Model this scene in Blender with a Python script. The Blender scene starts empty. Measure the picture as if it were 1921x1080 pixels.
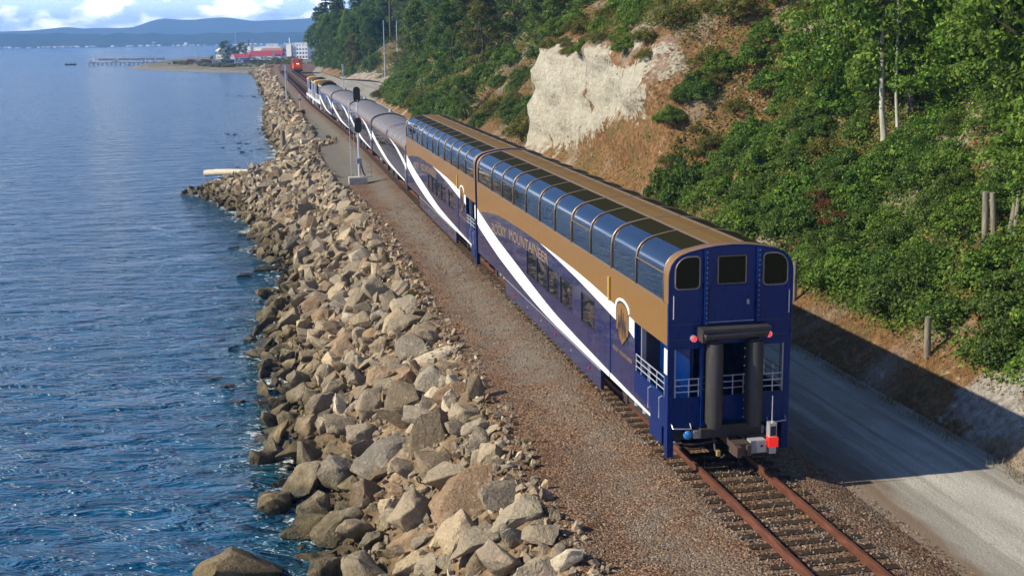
import bpy, bmesh, math, random
import numpy as np
from mathutils import Matrix, Vector
random.seed(7); RNG = np.random.default_rng(11)
S = bpy.context.scene
C = S.collection

# ------------------------------------------------------------------ camera, sky, sun, exposure
def make_camera():
    yaw, pit, rol = 0.2006, 0.2039, -0.0145
    F = Vector((math.sin(yaw)*math.cos(pit), math.cos(yaw)*math.cos(pit), -math.sin(pit)))
    R = Vector((math.cos(yaw), -math.sin(yaw), 0)); U = R.cross(F)
    c, s = math.cos(rol), math.sin(rol)
    R2 = c*R + s*U; U2 = -s*R + c*U
    cam = bpy.data.objects.new('camera', bpy.data.cameras.new('camera')); C.objects.link(cam)
    m = Matrix((R2, U2, -F)).transposed().to_4x4(); m.translation = Vector((-11.079, -27.526, 10.644))
    cam.matrix_world = m
    cam.data.sensor_width = 36; cam.data.lens = 42.72
    cam.data.clip_start = 0.5; cam.data.clip_end = 40000
    S.camera = cam
make_camera()
SUN_EL, SUN_AZ = math.radians(34), math.radians(-88)     # azimuth from +Y towards +X
W = bpy.data.worlds.new('World'); S.world = W; W.use_nodes = True
def build_world():
    nt = W.node_tree; N = nt.nodes; L = nt.links; N.clear()
    out = N.new('ShaderNodeOutputWorld'); bg = N.new('ShaderNodeBackground')
    sky = N.new('ShaderNodeTexSky'); sky.sky_type = 'NISHITA'; sky.sun_disc = False
    sky.sun_elevation = SUN_EL; sky.sun_rotation = SUN_AZ
    sky.altitude = 10; sky.air_density = 1.0; sky.dust_density = 0.6; sky.ozone_density = 2.5
    tc = N.new('ShaderNodeTexCoord'); sep = N.new('ShaderNodeSeparateXYZ'); L.new(tc.outputs['Generated'], sep.inputs[0])
    def m(op, a, b=None, c=None):
        n = N.new('ShaderNodeMath'); n.operation = op
        for i, v in enumerate((a, b, c)):
            if v is None: continue
            if isinstance(v, (int, float)): n.inputs[i].default_value = v
            else: L.new(v, n.inputs[i])
        return n.outputs[0]
    # clouds: noise on a flattened dome
    zz = m('MULTIPLY', m('MAXIMUM', sep.outputs['Z'], 0.0), 1.9)
    cx = N.new('ShaderNodeCombineXYZ'); L.new(sep.outputs['X'], cx.inputs[0]); L.new(sep.outputs['Y'], cx.inputs[1]); L.new(zz, cx.inputs[2])
    n1 = N.new('ShaderNodeTexNoise'); n1.inputs['Scale'].default_value = 19; n1.inputs['Detail'].default_value = 9; n1.inputs['Roughness'].default_value = 0.56
    n1.inputs['Distortion'].default_value = 0.25
    L.new(cx.outputs[0], n1.inputs['Vector'])
    cov = N.new('ShaderNodeMapRange'); cov.inputs['From Min'].default_value = 0.12; cov.inputs['From Max'].default_value = 0.42; cov.interpolation_type = 'SMOOTHSTEP'
    L.new(n1.outputs['Fac'], cov.inputs['Value'])
    # thinner overhead
    fade = N.new('ShaderNodeMapRange'); fade.inputs['From Min'].default_value = 0.03; fade.inputs['From Max'].default_value = 0.115
    fade.inputs['To Min'].default_value = 0.9; fade.inputs['To Max'].default_value = 0.02
    L.new(sep.outputs['Z'], fade.inputs['Value'])
    mask = m('MULTIPLY', cov.outputs[0], fade.outputs[0])
    n2 = N.new('ShaderNodeTexNoise'); n2.inputs['Scale'].default_value = 34; n2.inputs['Detail'].default_value = 6
    L.new(cx.outputs[0], n2.inputs['Vector'])
    cr = N.new('ShaderNodeValToRGB'); cr.color_ramp.elements[0].position = 0.47; cr.color_ramp.elements[0].color = (23, 29, 47, 1)
    cr.color_ramp.elements[1].position = 0.66; cr.color_ramp.elements[1].color = (72, 70, 68, 1)
    L.new(n2.outputs['Fac'], cr.inputs[0])
    tint = N.new('ShaderNodeMixRGB'); tint.blend_type = 'MULTIPLY'; tint.inputs[0].default_value = 1.0; tint.inputs[2].default_value = (0.56, 0.90, 1.46, 1)
    L.new(sky.outputs[0], tint.inputs[1])
    mix = N.new('ShaderNodeMixRGB'); L.new(mask, mix.inputs[0]); L.new(tint.outputs[0], mix.inputs[1]); L.new(cr.outputs[0], mix.inputs[2])
    L.new(mix.outputs[0], bg.inputs[0]); bg.inputs[1].default_value = 0.052
    L.new(bg.outputs[0], out.inputs[0])
build_world()
def make_sun():
    sd = bpy.data.lights.new('sun', 'SUN'); sd.energy = 5.0; sd.angle = math.radians(0.55); sd.color = (1.0, 0.89, 0.70)
    o = bpy.data.objects.new('sun', sd); C.objects.link(o)
    d = Vector((math.cos(SUN_EL)*math.sin(SUN_AZ), math.cos(SUN_EL)*math.cos(SUN_AZ), math.sin(SUN_EL)))
    o.rotation_euler = d.to_track_quat('Z', 'Y').to_euler(); o.location = (-60, 0, 60)
make_sun()
S.view_settings.view_transform = 'Standard'; S.view_settings.look = 'None'; S.view_settings.gamma = 1
S.view_settings.use_curve_mapping = False; S.view_settings.exposure = 0.5
try:
    S.cycles.volume_bounces = 0; S.cycles.max_bounces = 6; S.cycles.transparent_max_bounces = 8
except Exception: pass

# ------------------------------------------------------------------ noise helper
def vnoise(x, y, seed=0):
    x = np.asarray(x, float); y = np.asarray(y, float)
    xi = np.floor(x).astype(np.int64); yi = np.floor(y).astype(np.int64); fx = x-xi; fy = y-yi
    fx = fx*fx*(3-2*fx); fy = fy*fy*(3-2*fy)
    def h(a, b):
        n = (a*374761393 + b*668265263 + seed*1442695041) & 0xffffffff
        n = ((n ^ (n >> 13))*1274126177) & 0xffffffff
        return ((n ^ (n >> 16)) & 0xffff)/65535.0*2-1
    return (h(xi, yi)*(1-fx)+h(xi+1, yi)*fx)*(1-fy)+(h(xi, yi+1)*(1-fx)+h(xi+1, yi+1)*fx)*fy
def fbm(x, y, s=1.0, o=4, seed=0):
    r = 0; a = 0.5; f = 1.0/s
    for k in range(o):
        r = r + a*vnoise(np.asarray(x)*f+17*k, np.asarray(y)*f-9*k, seed+k); a *= 0.5; f *= 2.03
    return r
def smooth(a, b, x):
    t = np.clip((np.asarray(x, float)-a)/(b-a), 0, 1); return t*t*(3-2*t)

# ------------------------------------------------------------------ object helpers
def tag(o, label=None, cat=None, group=None, kind=None):
    if label: o['label'] = label
    if cat: o['category'] = cat
    if group: o['group'] = group
    if kind: o['kind'] = kind
    return o
def empty(name, loc=(0, 0, 0), rz=0, **k):
    o = bpy.data.objects.new(name, None); C.objects.link(o); o.location = loc; o.rotation_euler = (0, 0, rz); o.empty_display_size = .3
    return tag(o, **k)
def link(name, me, parent=None, **k):
    o = bpy.data.objects.new(name, me); C.objects.link(o)
    if parent: o.parent = parent
    return tag(o, **k)
def copy_tree(o, parent=None):
    c = o.copy(); C.objects.link(c); c.parent = parent
    for ch in list(o.children): copy_tree(ch, c)
    return c
def np_mesh(name, V, Fc, mat=None, smooth_sh=False, attrs=None):
    """V (n,3); Fc (m,k) int with constant k"""
    V = np.ascontiguousarray(V, np.float32); Fc = np.ascontiguousarray(Fc, np.int32)
    me = bpy.data.meshes.new(name); k = Fc.shape[1]
    me.vertices.add(len(V)); me.vertices.foreach_set('co', V.ravel())
    me.loops.add(Fc.size); me.loops.foreach_set('vertex_index', Fc.ravel())
    me.polygons.add(len(Fc)); me.polygons.foreach_set('loop_start', np.arange(0, Fc.size, k, dtype=np.int32))
    if smooth_sh: me.polygons.foreach_set('use_smooth', np.ones(len(Fc), bool))
    else: me.polygons.foreach_set('use_smooth', np.zeros(len(Fc), bool))
    if attrs:
        for an, av in attrs.items():
            a = me.attributes.new(an, 'FLOAT', 'POINT'); a.data.foreach_set('value', np.ascontiguousarray(av, np.float32))
    me.update(calc_edges=True)
    if mat: me.materials.append(mat)
    return me
def grid_faces(nr, nc):
    i = np.arange(nr-1)[:, None]*nc + np.arange(nc-1)[None, :]
    return np.stack([i, i+1, i+nc+1, i+nc], -1).reshape(-1, 4)

class MB:
    def __init__(s): s.b = bmesh.new()
    def box(s, x0, x1, y0, y1, z0, z1, M=None):
        vs = [s.b.verts.new(v) for v in [(x0,y0,z0),(x1,y0,z0),(x1,y1,z0),(x0,y1,z0),(x0,y0,z1),(x1,y0,z1),(x1,y1,z1),(x0,y1,z1)]]
        for f in [(3,2,1,0),(4,5,6,7),(0,1,5,4),(1,2,6,5),(2,3,7,6),(3,0,4,7)]: s.b.faces.new([vs[i] for i in f])
        if M is not None: bmesh.ops.transform(s.b, matrix=M, verts=vs)
        return s
    def prism(s, pts, axis, a0, a1):
        """polygon pts (2D) extruded along axis 'x','y','z' from a0 to a1"""
        def P(p, a):
            return {'x': (a, p[0], p[1]), 'y': (p[0], a, p[1]), 'z': (p[0], p[1], a)}[axis]
        v0 = [s.b.verts.new(P(p, a0)) for p in pts]; v1 = [s.b.verts.new(P(p, a1)) for p in pts]
        s.b.faces.new(v0); s.b.faces.new(list(reversed(v1))); n = len(pts)
        for i in range(n): s.b.faces.new([v0[i], v1[i], v1[(i+1) % n], v0[(i+1) % n]])
        return s
    def strip(s, top, bot, x, t):
        """band on a side wall: top/bot lists of (y,z), outer face at x, thickness t inward"""
        n = len(top)
        T = [s.b.verts.new((x, y, z)) for y, z in top]; B = [s.b.verts.new((x, y, z)) for y, z in bot]
        T2 = [s.b.verts.new((x+t, y, z)) for y, z in top]; B2 = [s.b.verts.new((x+t, y, z)) for y, z in bot]
        for i in range(n-1):
            s.b.faces.new([T[i], T[i+1], B[i+1], B[i]]); s.b.faces.new([T[i], T2[i], T2[i+1], T[i+1]]); s.b.faces.new([B[i], B[i+1], B2[i+1], B2[i]])
            s.b.faces.new([T2[i], B2[i], B2[i+1], T2[i+1]])
        s.b.faces.new([T[0], B[0], B2[0], T2[0]]); s.b.faces.new([T[-1], T2[-1], B2[-1], B[-1]])
        return s
    def tube(s, pts, r, n=8, caps=True):
        pts = [Vector(p) for p in pts]; rings = []
        rr = r if isinstance(r, (list, tuple)) else [r]*len(pts)
        up = Vector((0.013, 0.02, 1))
        for i, p in enumerate(pts):
            d = ((pts[min(i+1, len(pts)-1)]-pts[max(i-1, 0)])).normalized()
            a = d.cross(up);
            if a.length < .1: a = d.cross(Vector((0, 1, 0.01)))
            a.normalize(); b = d.cross(a)
            rings.append([s.b.verts.new(p + (a*math.cos(t)+b*math.sin(t))*rr[i]) for t in [2*math.pi*k/n for k in range(n)]])
        for i in range(len(rings)-1):
            for k in range(n): s.b.faces.new([rings[i][k], rings[i][(k+1) % n], rings[i+1][(k+1) % n], rings[i+1][k]])
        if caps: s.b.faces.new(rings[0]); s.b.faces.new(list(reversed(rings[-1])))
        return s
    def cyl(s, p0, p1, r, n=14): return s.tube([p0, p1], r, n)
    def ball(s, c, r, n=10, sc=(1, 1, 1)):
        m = Matrix.Translation(c) @ Matrix.Diagonal((r*sc[0], r*sc[1], r*sc[2], 1))
        bmesh.ops.create_uvsphere(s.b, u_segments=n, v_segments=max(6, n*2//3), radius=1, matrix=m); return s
    def loft(s, secs, close=False):
        """secs: list of lists of 3D pts, equal length"""
        R = [[s.b.verts.new(p) for p in q] for q in secs]
        n = len(R[0])
        for i in range(len(R)-1):
            for k in range(n if close else n-1): s.b.faces.new([R[i][k], R[i][(k+1) % n], R[i+1][(k+1) % n], R[i+1][k]])
        return R
    def build(s, name, mat, parent=None, sm=None, bevel=0, **k):
        if bevel:
            es = [e for e in s.b.edges if len(e.link_faces) == 2 and e.calc_face_angle(0) > 0.5]
            bmesh.ops.bevel(s.b, geom=es, offset=bevel, segments=2, affect='EDGES', clamp_overlap=True)
        bmesh.ops.recalc_face_normals(s.b, faces=s.b.faces)
        me = bpy.data.meshes.new(name); s.b.to_mesh(me); s.b.free()
        me.materials.append(mat)
        if sm: me.shade_smooth() if sm is True else me.set_sharp_from_angle(angle=sm) or None
        if sm and sm is not True:
            me.polygons.foreach_set('use_smooth', [True]*len(me.polygons)); me.set_sharp_from_angle(angle=sm)
        return link(name, me, parent, **k)

# ------------------------------------------------------------------ materials
MATS = {}
class NT:
    def __init__(s, name):
        m = bpy.data.materials.new(name); m.use_nodes = True; s.m = m; s.nt = m.node_tree; s.N = s.nt.nodes; s.L = s.nt.links
        s.p = s.N['Principled BSDF']; s._geo = None
    def n(s, t, **k):
        x = s.N.new(t)
        for a, v in k.items():
            if a in x.inputs: s.set(x.inputs[a], v)
            else: setattr(x, a, v)
        return x
    def set(s, i, v):
        if isinstance(v, bpy.types.NodeSocket): s.L.new(v, i)
        else: i.default_value = v
    def pos(s):
        if not s._geo: s._geo = s.N.new('ShaderNodeNewGeometry')
        return s._geo.outputs['Position']
    def noise(s, scale, detail=4, rough=.55, vec=None, dist=0):
        x = s.n('ShaderNodeTexNoise', Scale=scale, Detail=detail, Roughness=rough, Distortion=dist)
        s.L.new(vec if vec else s.pos(), x.inputs['Vector']); return x.outputs['Fac']
    def math(s, op, a, b=0.0, clamp=False):
        x = s.N.new('ShaderNodeMath'); x.operation = op; x.use_clamp = clamp; s.set(x.inputs[0], a); s.set(x.inputs[1], b); return x.outputs[0]
    def mr(s, v, a, b, c=0., d=1.):
        x = s.N.new('ShaderNodeMapRange'); s.set(x.inputs['Value'], v)
        for k, q in zip(('From Min', 'From Max', 'To Min', 'To Max'), (a, b, c, d)): s.set(x.inputs[k], q)
        return x.outputs[0]
    def ramp(s, v, stops, interp='LINEAR'):
        x = s.N.new('ShaderNodeValToRGB'); s.L.new(v, x.inputs[0]); cr = x.color_ramp; cr.interpolation = interp
        while len(cr.elements) < len(stops): cr.elements.new(.5)
        for e, (p, c) in zip(cr.elements, stops): e.position = p; e.color = (*c, 1)
        return x.outputs[0]
    def mix(s, f, a, b, mode='MIX'):
        x = s.N.new('ShaderNodeMixRGB'); x.blend_type = mode
        for i, v in zip((0, 1, 2), (f, a, b)):
            if isinstance(v, tuple): v = (*v, 1)
            s.set(x.inputs[i], v)
        return x.outputs[0]
    def attr(s, n, typ='GEOMETRY'):
        x = s.N.new('ShaderNodeAttribute'); x.attribute_name = n; x.attribute_type = typ; return x.outputs['Fac']
    def rand(s): return s.N.new('ShaderNodeObjectInfo').outputs['Random']
    def bump(s, h, strength=.5, dist=.05, prev=None):
        x = s.N.new('ShaderNodeBump'); x.inputs['Strength'].default_value = strength; x.inputs['Distance'].default_value = dist
        s.L.new(h, x.inputs['Height'])
        if prev: s.L.new(prev, x.inputs['Normal'])
        return x.outputs[0]
    def vec_scale(s, v, sc):
        x = s.N.new('ShaderNodeVectorMath'); x.operation = 'MULTIPLY'; s.L.new(v, x.inputs[0]); x.inputs[1].default_value = sc; return x.outputs[0]
    def done(s, col=None, rough=None, metal=None, normal=None, spec=None, **k):
        p = s.p
        if col is not None: s.set(p.inputs['Base Color'], (*col, 1) if isinstance(col, tuple) else col)
        if rough is not None: s.set(p.inputs['Roughness'], rough)
        if metal is not None: s.set(p.inputs['Metallic'], metal)
        if normal is not None: s.L.new(normal, p.inputs['Normal'])
        if spec is not None: s.set(p.inputs['Specular IOR Level'], spec)
        for a, v in k.items(): s.set(p.inputs[a.replace('_', ' ')], v)
        MATS[s.m.name] = s.m; return s.m

def paint(name, col, rough=.35, metal=0., grime=.25, coat=0., spec=.5, gscale=1.3):
    t = NT(name); n = t.noise(gscale, 5, .6); n2 = t.noise(14, 4, .6, vec=t.vec_scale(t.pos(), (1, 1, .25)))
    f = t.math('MULTIPLY', t.mr(n, .45, .75), t.mr(n2, .35, .7)); f = t.math('MULTIPLY', f, grime)
    c = t.mix(f, col, tuple(.5*x+.5*y for x, y in zip(col, (.20, .16, .12))))
    return t.done(c, t.mr(n2, .3, .7, rough*.85, min(1, rough*1.35)), metal, spec=spec, Coat_Weight=coat, Coat_Roughness=.06)

M_blue = paint('navy paint', (.0001, .017, .108), .28, grime=.015, coat=.10, spec=.2)
def mk_gloss(name, col, spec, rough, coat):
    t = NT(name); w = t.noise(2.2, 4, .6, vec=t.vec_scale(t.pos(), (1, 1.6, .22))); g = t.noise(.9, 5, .65, vec=t.vec_scale(t.pos(), (1, 1, .4))); g2 = t.noise(9, 4, .65, vec=t.vec_scale(t.pos(), (1, 1, .12)))
    f = t.math('MULTIPLY', t.mr(g, .42, .75), t.mr(g2, .4, .75, 0, .5)); c = t.mix(f, col, (.12, .085, .06))
    return t.done(c, t.mr(g2, .3, .7, rough*.8, rough*1.6), 0, t.bump(w, .35, .035), spec=spec, Coat_Weight=coat, Coat_Roughness=.04)
M_side = mk_gloss('glossy navy side panel', (.0003, .014, .098), .5, .10, .55)
M_bronze = paint('bronze paint', (.235, .122, .027), .4, metal=.1, grime=.25, coat=.25)
M_bronze_roof = paint('weathered bronze roof', (.165, .098, .028), .75, grime=.35, spec=.15)
M_white = paint('white paint', (.80, .80, .78), .4, grime=.12)
M_rib = paint('bronze rib metal', (.30, .22, .14), .35, metal=.5, grime=.3)
M_black = paint('black equipment', (.022, .020, .018), .6, grime=.6)
M_rubber = paint('black rubber', (.028, .027, .026), .55, grime=.5)
M_silver = paint('bright metal rail', (.62, .63, .64), .3, metal=.6, grime=.2)
M_grey = paint('grey metal', (.30, .30, .31), .5, grime=.4)
M_roofs = paint('silver roof', (.20, .185, .185), .5, metal=.35, grime=.7, gscale=.7)
M_gold = paint('yellow band paint', (.62, .40, .09), .4, grime=.3)
M_orange = paint('orange paint', (.85, .13, .012), .4, grime=.15)
M_red = paint('red paint', (.65, .03, .02), .4, grime=.1)
M_ltblue = paint('light blue cap', (.03, .22, .60), .4, grime=.1)
M_brass = paint('brass fitting', (.70, .48, .16), .35, metal=.6, grime=.1)
M_wheel = paint('wheel steel', (.10, .07, .055), .5, metal=.4, grime=.5)
M_letter = paint('gold lettering', (.27, .18, .09), .4, grime=.1)
M_darkline = paint('dark outline paint', (.02, .018, .03), .4, grime=.1)
def mk_glass(name, col, spec, rough=.03, ior=1.5):
    t = NT(name); n = t.noise(.9, 3, .5)
    return t.done(col, rough, 0, t.bump(n, .04, .03), spec=spec, IOR=ior)
M_glass = mk_glass('tinted window glass', (.006, .012, .024), .9, .03, 2.3)
M_rglass = mk_glass('dark roof glass', (.020, .019, .007), .03, .35, 1.1)
def mk_lamp(name, col, e):
    t = NT(name); t.p.inputs['Emission Color'].default_value = (*col, 1); t.p.inputs['Emission Strength'].default_value = e
    return t.done(col, .3)
M_redlamp = mk_lamp('lit red lamp', (1, .02, .03), 1.6)

def mk_gravel(name, cols, grey, dirt, s1=17., zone=True, bmp=.55):
    t = NT(name); v = t.n('ShaderNodeTexVoronoi', Scale=s1); t.L.new(t.pos(), v.inputs['Vector'])
    v2 = t.n('ShaderNodeTexVoronoi', Scale=s1*2.3); t.L.new(t.pos(), v2.inputs['Vector'])
    sep = t.N.new('ShaderNodeSeparateColor'); t.L.new(v.outputs['Color'], sep.inputs[0])
    sep2 = t.N.new('ShaderNodeSeparateColor'); t.L.new(v2.outputs['Color'], sep2.inputs[0])
    cb = t.ramp(sep.outputs[0], [(0, cols[0]), (.35, cols[1]), (.7, cols[2]), (1, cols[3])])
    cg = t.ramp(sep2.outputs[0], [(0, tuple(.55*x for x in grey)), (.5, grey), (1, tuple(min(1, 1.55*x) for x in grey))])
    z = t.attr('zone'); n = t.noise(.9, 5, .6); n3 = t.noise(.25, 4, .6)
    f = t.math('ADD', z, t.mr(n, .3, .7, -.35, .35), True) if zone else t.mr(n, .4, .65)
    c = t.mix(f, cb, cg)
    c = t.mix(t.math('MULTIPLY', t.mr(n3, .48, .72, 0, .65), t.math('SUBTRACT', 1.0, f)), c, dirt)
    c = t.mix(t.mr(v.outputs['Distance'], .0, .075, .6, 0), c, (.03, .024, .018))
    h = t.math('ADD', t.math('MULTIPLY', v.outputs['Distance'], -1.), t.math('MULTIPLY', n, .3))
    return t.done(c, .9, 0, t.bump(h, bmp, .09), spec=.2)
M_gravel = mk_gravel('brown trackside gravel', [(.055, .029, .015), (.130, .070, .037), (.195, .112, .062), (.32, .22, .14)], (.165, .152, .120), (.105, .058, .030))
def mk_road():
    t = NT('grey gravel road'); n = t.noise(1.1, 6, .62, vec=t.vec_scale(t.pos(), (1, .22, 1))); n2 = t.noise(26, 4, .6, vec=t.vec_scale(t.pos(), (1, .5, 1)))
    n3 = t.noise(.35, 4, .6)
    c = t.ramp(n, [(.3, (.25, .24, .205)), (.5, (.37, .355, .31)), (.7, (.48, .465, .41))])
    c = t.mix(t.mr(n2, .4, .75, 0, .5), c, (.15, .135, .11)); c = t.mix(t.mr(n3, .5, .7, 0, .4), c, (.27, .225, .16))
    rut = t.noise(1.0, 3, .6, vec=t.vec_scale(t.pos(), (1.5, .035, 1))); c = t.mix(t.mr(rut, .52, .62, 0, .5), c, (.155, .14, .11)); c = t.mix(t.mr(t.noise(2.2, 5, .7), .62, .7, 0, .5), c, (.13, .11, .08))
    sx = t.N.new('ShaderNodeSeparateXYZ'); t.L.new(t.pos(), sx.inputs[0]); c = t.mix(t.mr(t.math('ADD', sx.outputs['X'], t.mr(n, .3, .7, -.6, .6)), 3.1, 3.9, .8, 0), c, (.16, .11, .07))
    v = t.n('ShaderNodeTexVoronoi', Scale=16); t.L.new(t.pos(), v.inputs['Vector'])
    return t.done(c, .92, 0, t.bump(t.math('ADD', n2, t.math('MULTIPLY', v.outputs['Distance'], -1)), .3, .03), spec=.15)
M_road = mk_road()
def mk_bank():
    t = NT('sandy bank soil'); n = t.noise(1.6, 6, .65); n2 = t.noise(9, 5, .6)
    c = t.ramp(n, [(.3, (.10, .065, .035)), (.5, (.22, .15, .085)), (.7, (.38, .29, .18))])
    z = t.N.new('ShaderNodeSeparateXYZ'); t.L.new(t.pos(), z.inputs[0])
    wet = t.mr(z.outputs['Z'], -3.3, -2.3, .8, 0)
    c = t.mix(wet, c, (.035, .03, .016)); c = t.mix(t.mr(n2, .5, .7, 0, .5), c, (.07, .05, .03))
    return t.done(c, .9, 0, t.bump(t.math('ADD', n, n2), .8, .12), spec=.2)
M_bank = mk_bank()
def mk_hill():
    t = NT('hillside soil'); n = t.noise(.55, 6, .65); n2 = t.noise(4, 6, .65); n3 = t.noise(.22, 3, .5)
    soil = t.ramp(n2, [(.28, (.075, .042, .018)), (.5, (.19, .102, .042)), (.72, (.33, .22, .12))])
    soil = t.mix(t.mr(n, .50, .72, 0, .75), soil, (.09, .095, .035))
    soil = t.mix(t.mr(n3, .52, .66, 0, .55), soil, (.42, .38, .33))
    st = t.math('ADD', t.math('MULTIPLY', t.noise(2.6, 8, .72, vec=t.vec_scale(t.pos(), (1, 1, .8))), .7), t.math('MULTIPLY', t.noise(1.4, 5, .65, vec=t.vec_scale(t.pos(), (.25, .25, 2.2))), .3))
    clay = t.ramp(st, [(.25, (.17, .14, .09)), (.40, (.32, .295, .22)), (.58, (.46, .44, .36)), (.8, (.55, .53, .45))])
    spots = t.noise(2.4, 5, .7); clay = t.mix(t.mr(spots, .60, .68, 0, .75), clay, (.15, .11, .06)); clay = t.mix(t.mr(n, .52, .70, 0, .45), clay, (.30, .24, .16))  # dark speckles in the clay, also painting in the shading of small holes
    a = t.attr('clay'); f = t.mr(t.math('ADD', t.math('ADD', a, t.mr(n2, .3, .7, -.28, .28)), t.mr(t.noise(.9, 5, .65), .3, .7, -.5, .5)), .40, .60)
    c = t.mix(f, soil, clay)
    g = t.attr('grey'); rub = t.ramp(n2, [(.3, (.16, .15, .13)), (.7, (.46, .43, .38))])
    c = t.mix(t.mr(t.math('ADD', g, t.mr(n, .3, .7, -.3, .3)), .4, .6), c, rub)
    h = t.math('ADD', t.math('MULTIPLY', n2, 1.0), st)
    return t.done(c, .92, 0, t.bump(h, .8, .25), spec=.12)
M_hill = mk_hill()
def mk_rock(name='riprap stone'):
    t = NT(name); r = t.math('ADD', t.rand(), t.attr('tint')); r = t.math('FRACT', r)
    base = t.ramp(r, [(0, (.20, .135, .07)), (.13, (.46, .38, .245)), (.26, (.27, .245, .185)), (.38, (.55, .43, .27)), (.5, (.18, .18, .16)), (.6, (.38, .235, .12)), (.72, (.44, .40, .31)), (.84, (.24, .175, .095)), (.93, (.64, .58, .44)), (1, (.34, .23, .12))])
    n = t.noise(1.9, 6, .65); n2 = t.noise(11, 6, .7); n4 = t.noise(4.5, 5, .6, dist=1.5)
    c = t.mix(t.mr(n, .3, .7, 0, .6), base, t.mix(.5, base, (.44, .33, .20)))
    c = t.mix(1.0, c, t.ramp(t.math('FRACT', t.math('MULTIPLY', r, 7.31)), [(0, (.58, .58, .58)), (.5, (.95, .95, .95)), (1, (1.38, 1.35, 1.28))]), 'MULTIPLY'); c = t.mix(t.mr(n2, .35, .75, .5, 0), c, (.09, .07, .045)); c = t.mix(t.mr(n4, .55, .75, 0, .5), c, (.55, .50, .40))
    z = t.N.new('ShaderNodeSeparateXYZ'); t.L.new(t.pos(), z.inputs[0])
    tide = t.math('ADD', z.outputs['Z'], t.mr(n, .3, .7, -.55, .55))
    c = t.mix(t.mr(tide, -3.1, -2.2, .80, 0), c, (.105, .078, .026))
    c = t.mix(t.mr(tide, -3.6, -3.0, .9, 0), c, (.022, .020, .010))
    h = t.math('ADD', t.math('MULTIPLY', n2, .35), t.math('ADD', n, n4))
    return t.done(c, t.mr(tide, -3.6, -3.0, .35, .85), 0, t.bump(h, .75, .11), spec=.3)
M_rock = mk_rock()
def mk_leaf(name, lo, mid, hi, trans=.36, red=0.):
    t = NT(name); a = t.attr('tint'); r = t.rand()
    c = t.ramp(a, [(0, lo), (.5, mid), (.88, hi), (1, (.30, .16, .03) if red else hi)])
    c = t.mix(t.mr(r, 0, 1, 0, .45), c, t.mix(.6, c, (.13, .13, .03)))
    m = t.done(c, .55, 0, spec=.25)
    tr = t.N.new('ShaderNodeBsdfTranslucent'); t.L.new(t.mix(.35, c, (.16, .26, .03)), tr.inputs[0])
    mx = t.N.new('ShaderNodeMixShader'); mx.inputs[0].default_value = trans
    t.L.new(t.p.outputs[0], mx.inputs[1]); t.L.new(tr.outputs[0], mx.inputs[2]); t.L.new(mx.outputs[0], t.N['Material Output'].inputs[0])
    return m
M_leaf = mk_leaf('maple foliage', (.030, .072, .008), (.095, .205, .020), (.27, .43, .055), red=1)
M_leafd = mk_leaf('dark foliage', (.024, .058, .010), (.066, .142, .019), (.18, .285, .040))
M_leafo = mk_leaf('olive foliage', (.055, .062, .010), (.135, .140, .024), (.29, .26, .05), red=1)
M_conif = mk_leaf('conifer foliage', (.012, .032, .014), (.022, .055, .020), (.045, .09, .03), .12)
M_redleaf = mk_leaf('red foliage', (.07, .018, .010), (.15, .030, .015), (.24, .07, .025))
M_dry = mk_leaf('dry grass', (.15, .095, .045), (.26, .17, .08), (.38, .29, .15))
def mk_bark(name, c0, c1):
    t = NT(name); n = t.noise(5, 6, .7, vec=t.vec_scale(t.pos(), (1, 1, .3)))
    return t.done(t.ramp(n, [(.3, c0), (.7, c1)]), .85, 0, t.bump(n, .8, .04), spec=.2)
M_bark = mk_bark('grey brown bark', (.06, .045, .03), (.17, .14, .10)); M_pale = mk_bark('pale bark', (.22, .20, .15), (.55, .53, .44))
M_drift = mk_bark('driftwood', (.34, .29, .20), (.68, .62, .48)); M_post = mk_bark('weathered post wood', (.09, .08, .055), (.31, .285, .21))
M_tie = mk_bark('creosoted tie wood', (.018, .012, .008), (.065, .042, .026))
def mk_rust():
    t = NT('rusty rail steel'); n = t.noise(7, 5, .6, vec=t.vec_scale(t.pos(), (1, .2, 1)))
    return t.done(t.ramp(n, [(.3, (.07, .026, .014)), (.55, (.125, .046, .026)), (.75, (.19, .08, .046))]), .7, .1, t.bump(n, .3, .01), spec=.3)
M_rust = mk_rust()
def mk_concrete():
    t = NT('concrete'); n = t.noise(4, 6, .65); return t.done(t.ramp(n, [(.3, (.30, .28, .24)), (.7, (.52, .50, .45))]), .85, 0, t.bump(n, .3, .03), spec=.2)
M_conc = mk_concrete()
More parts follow.
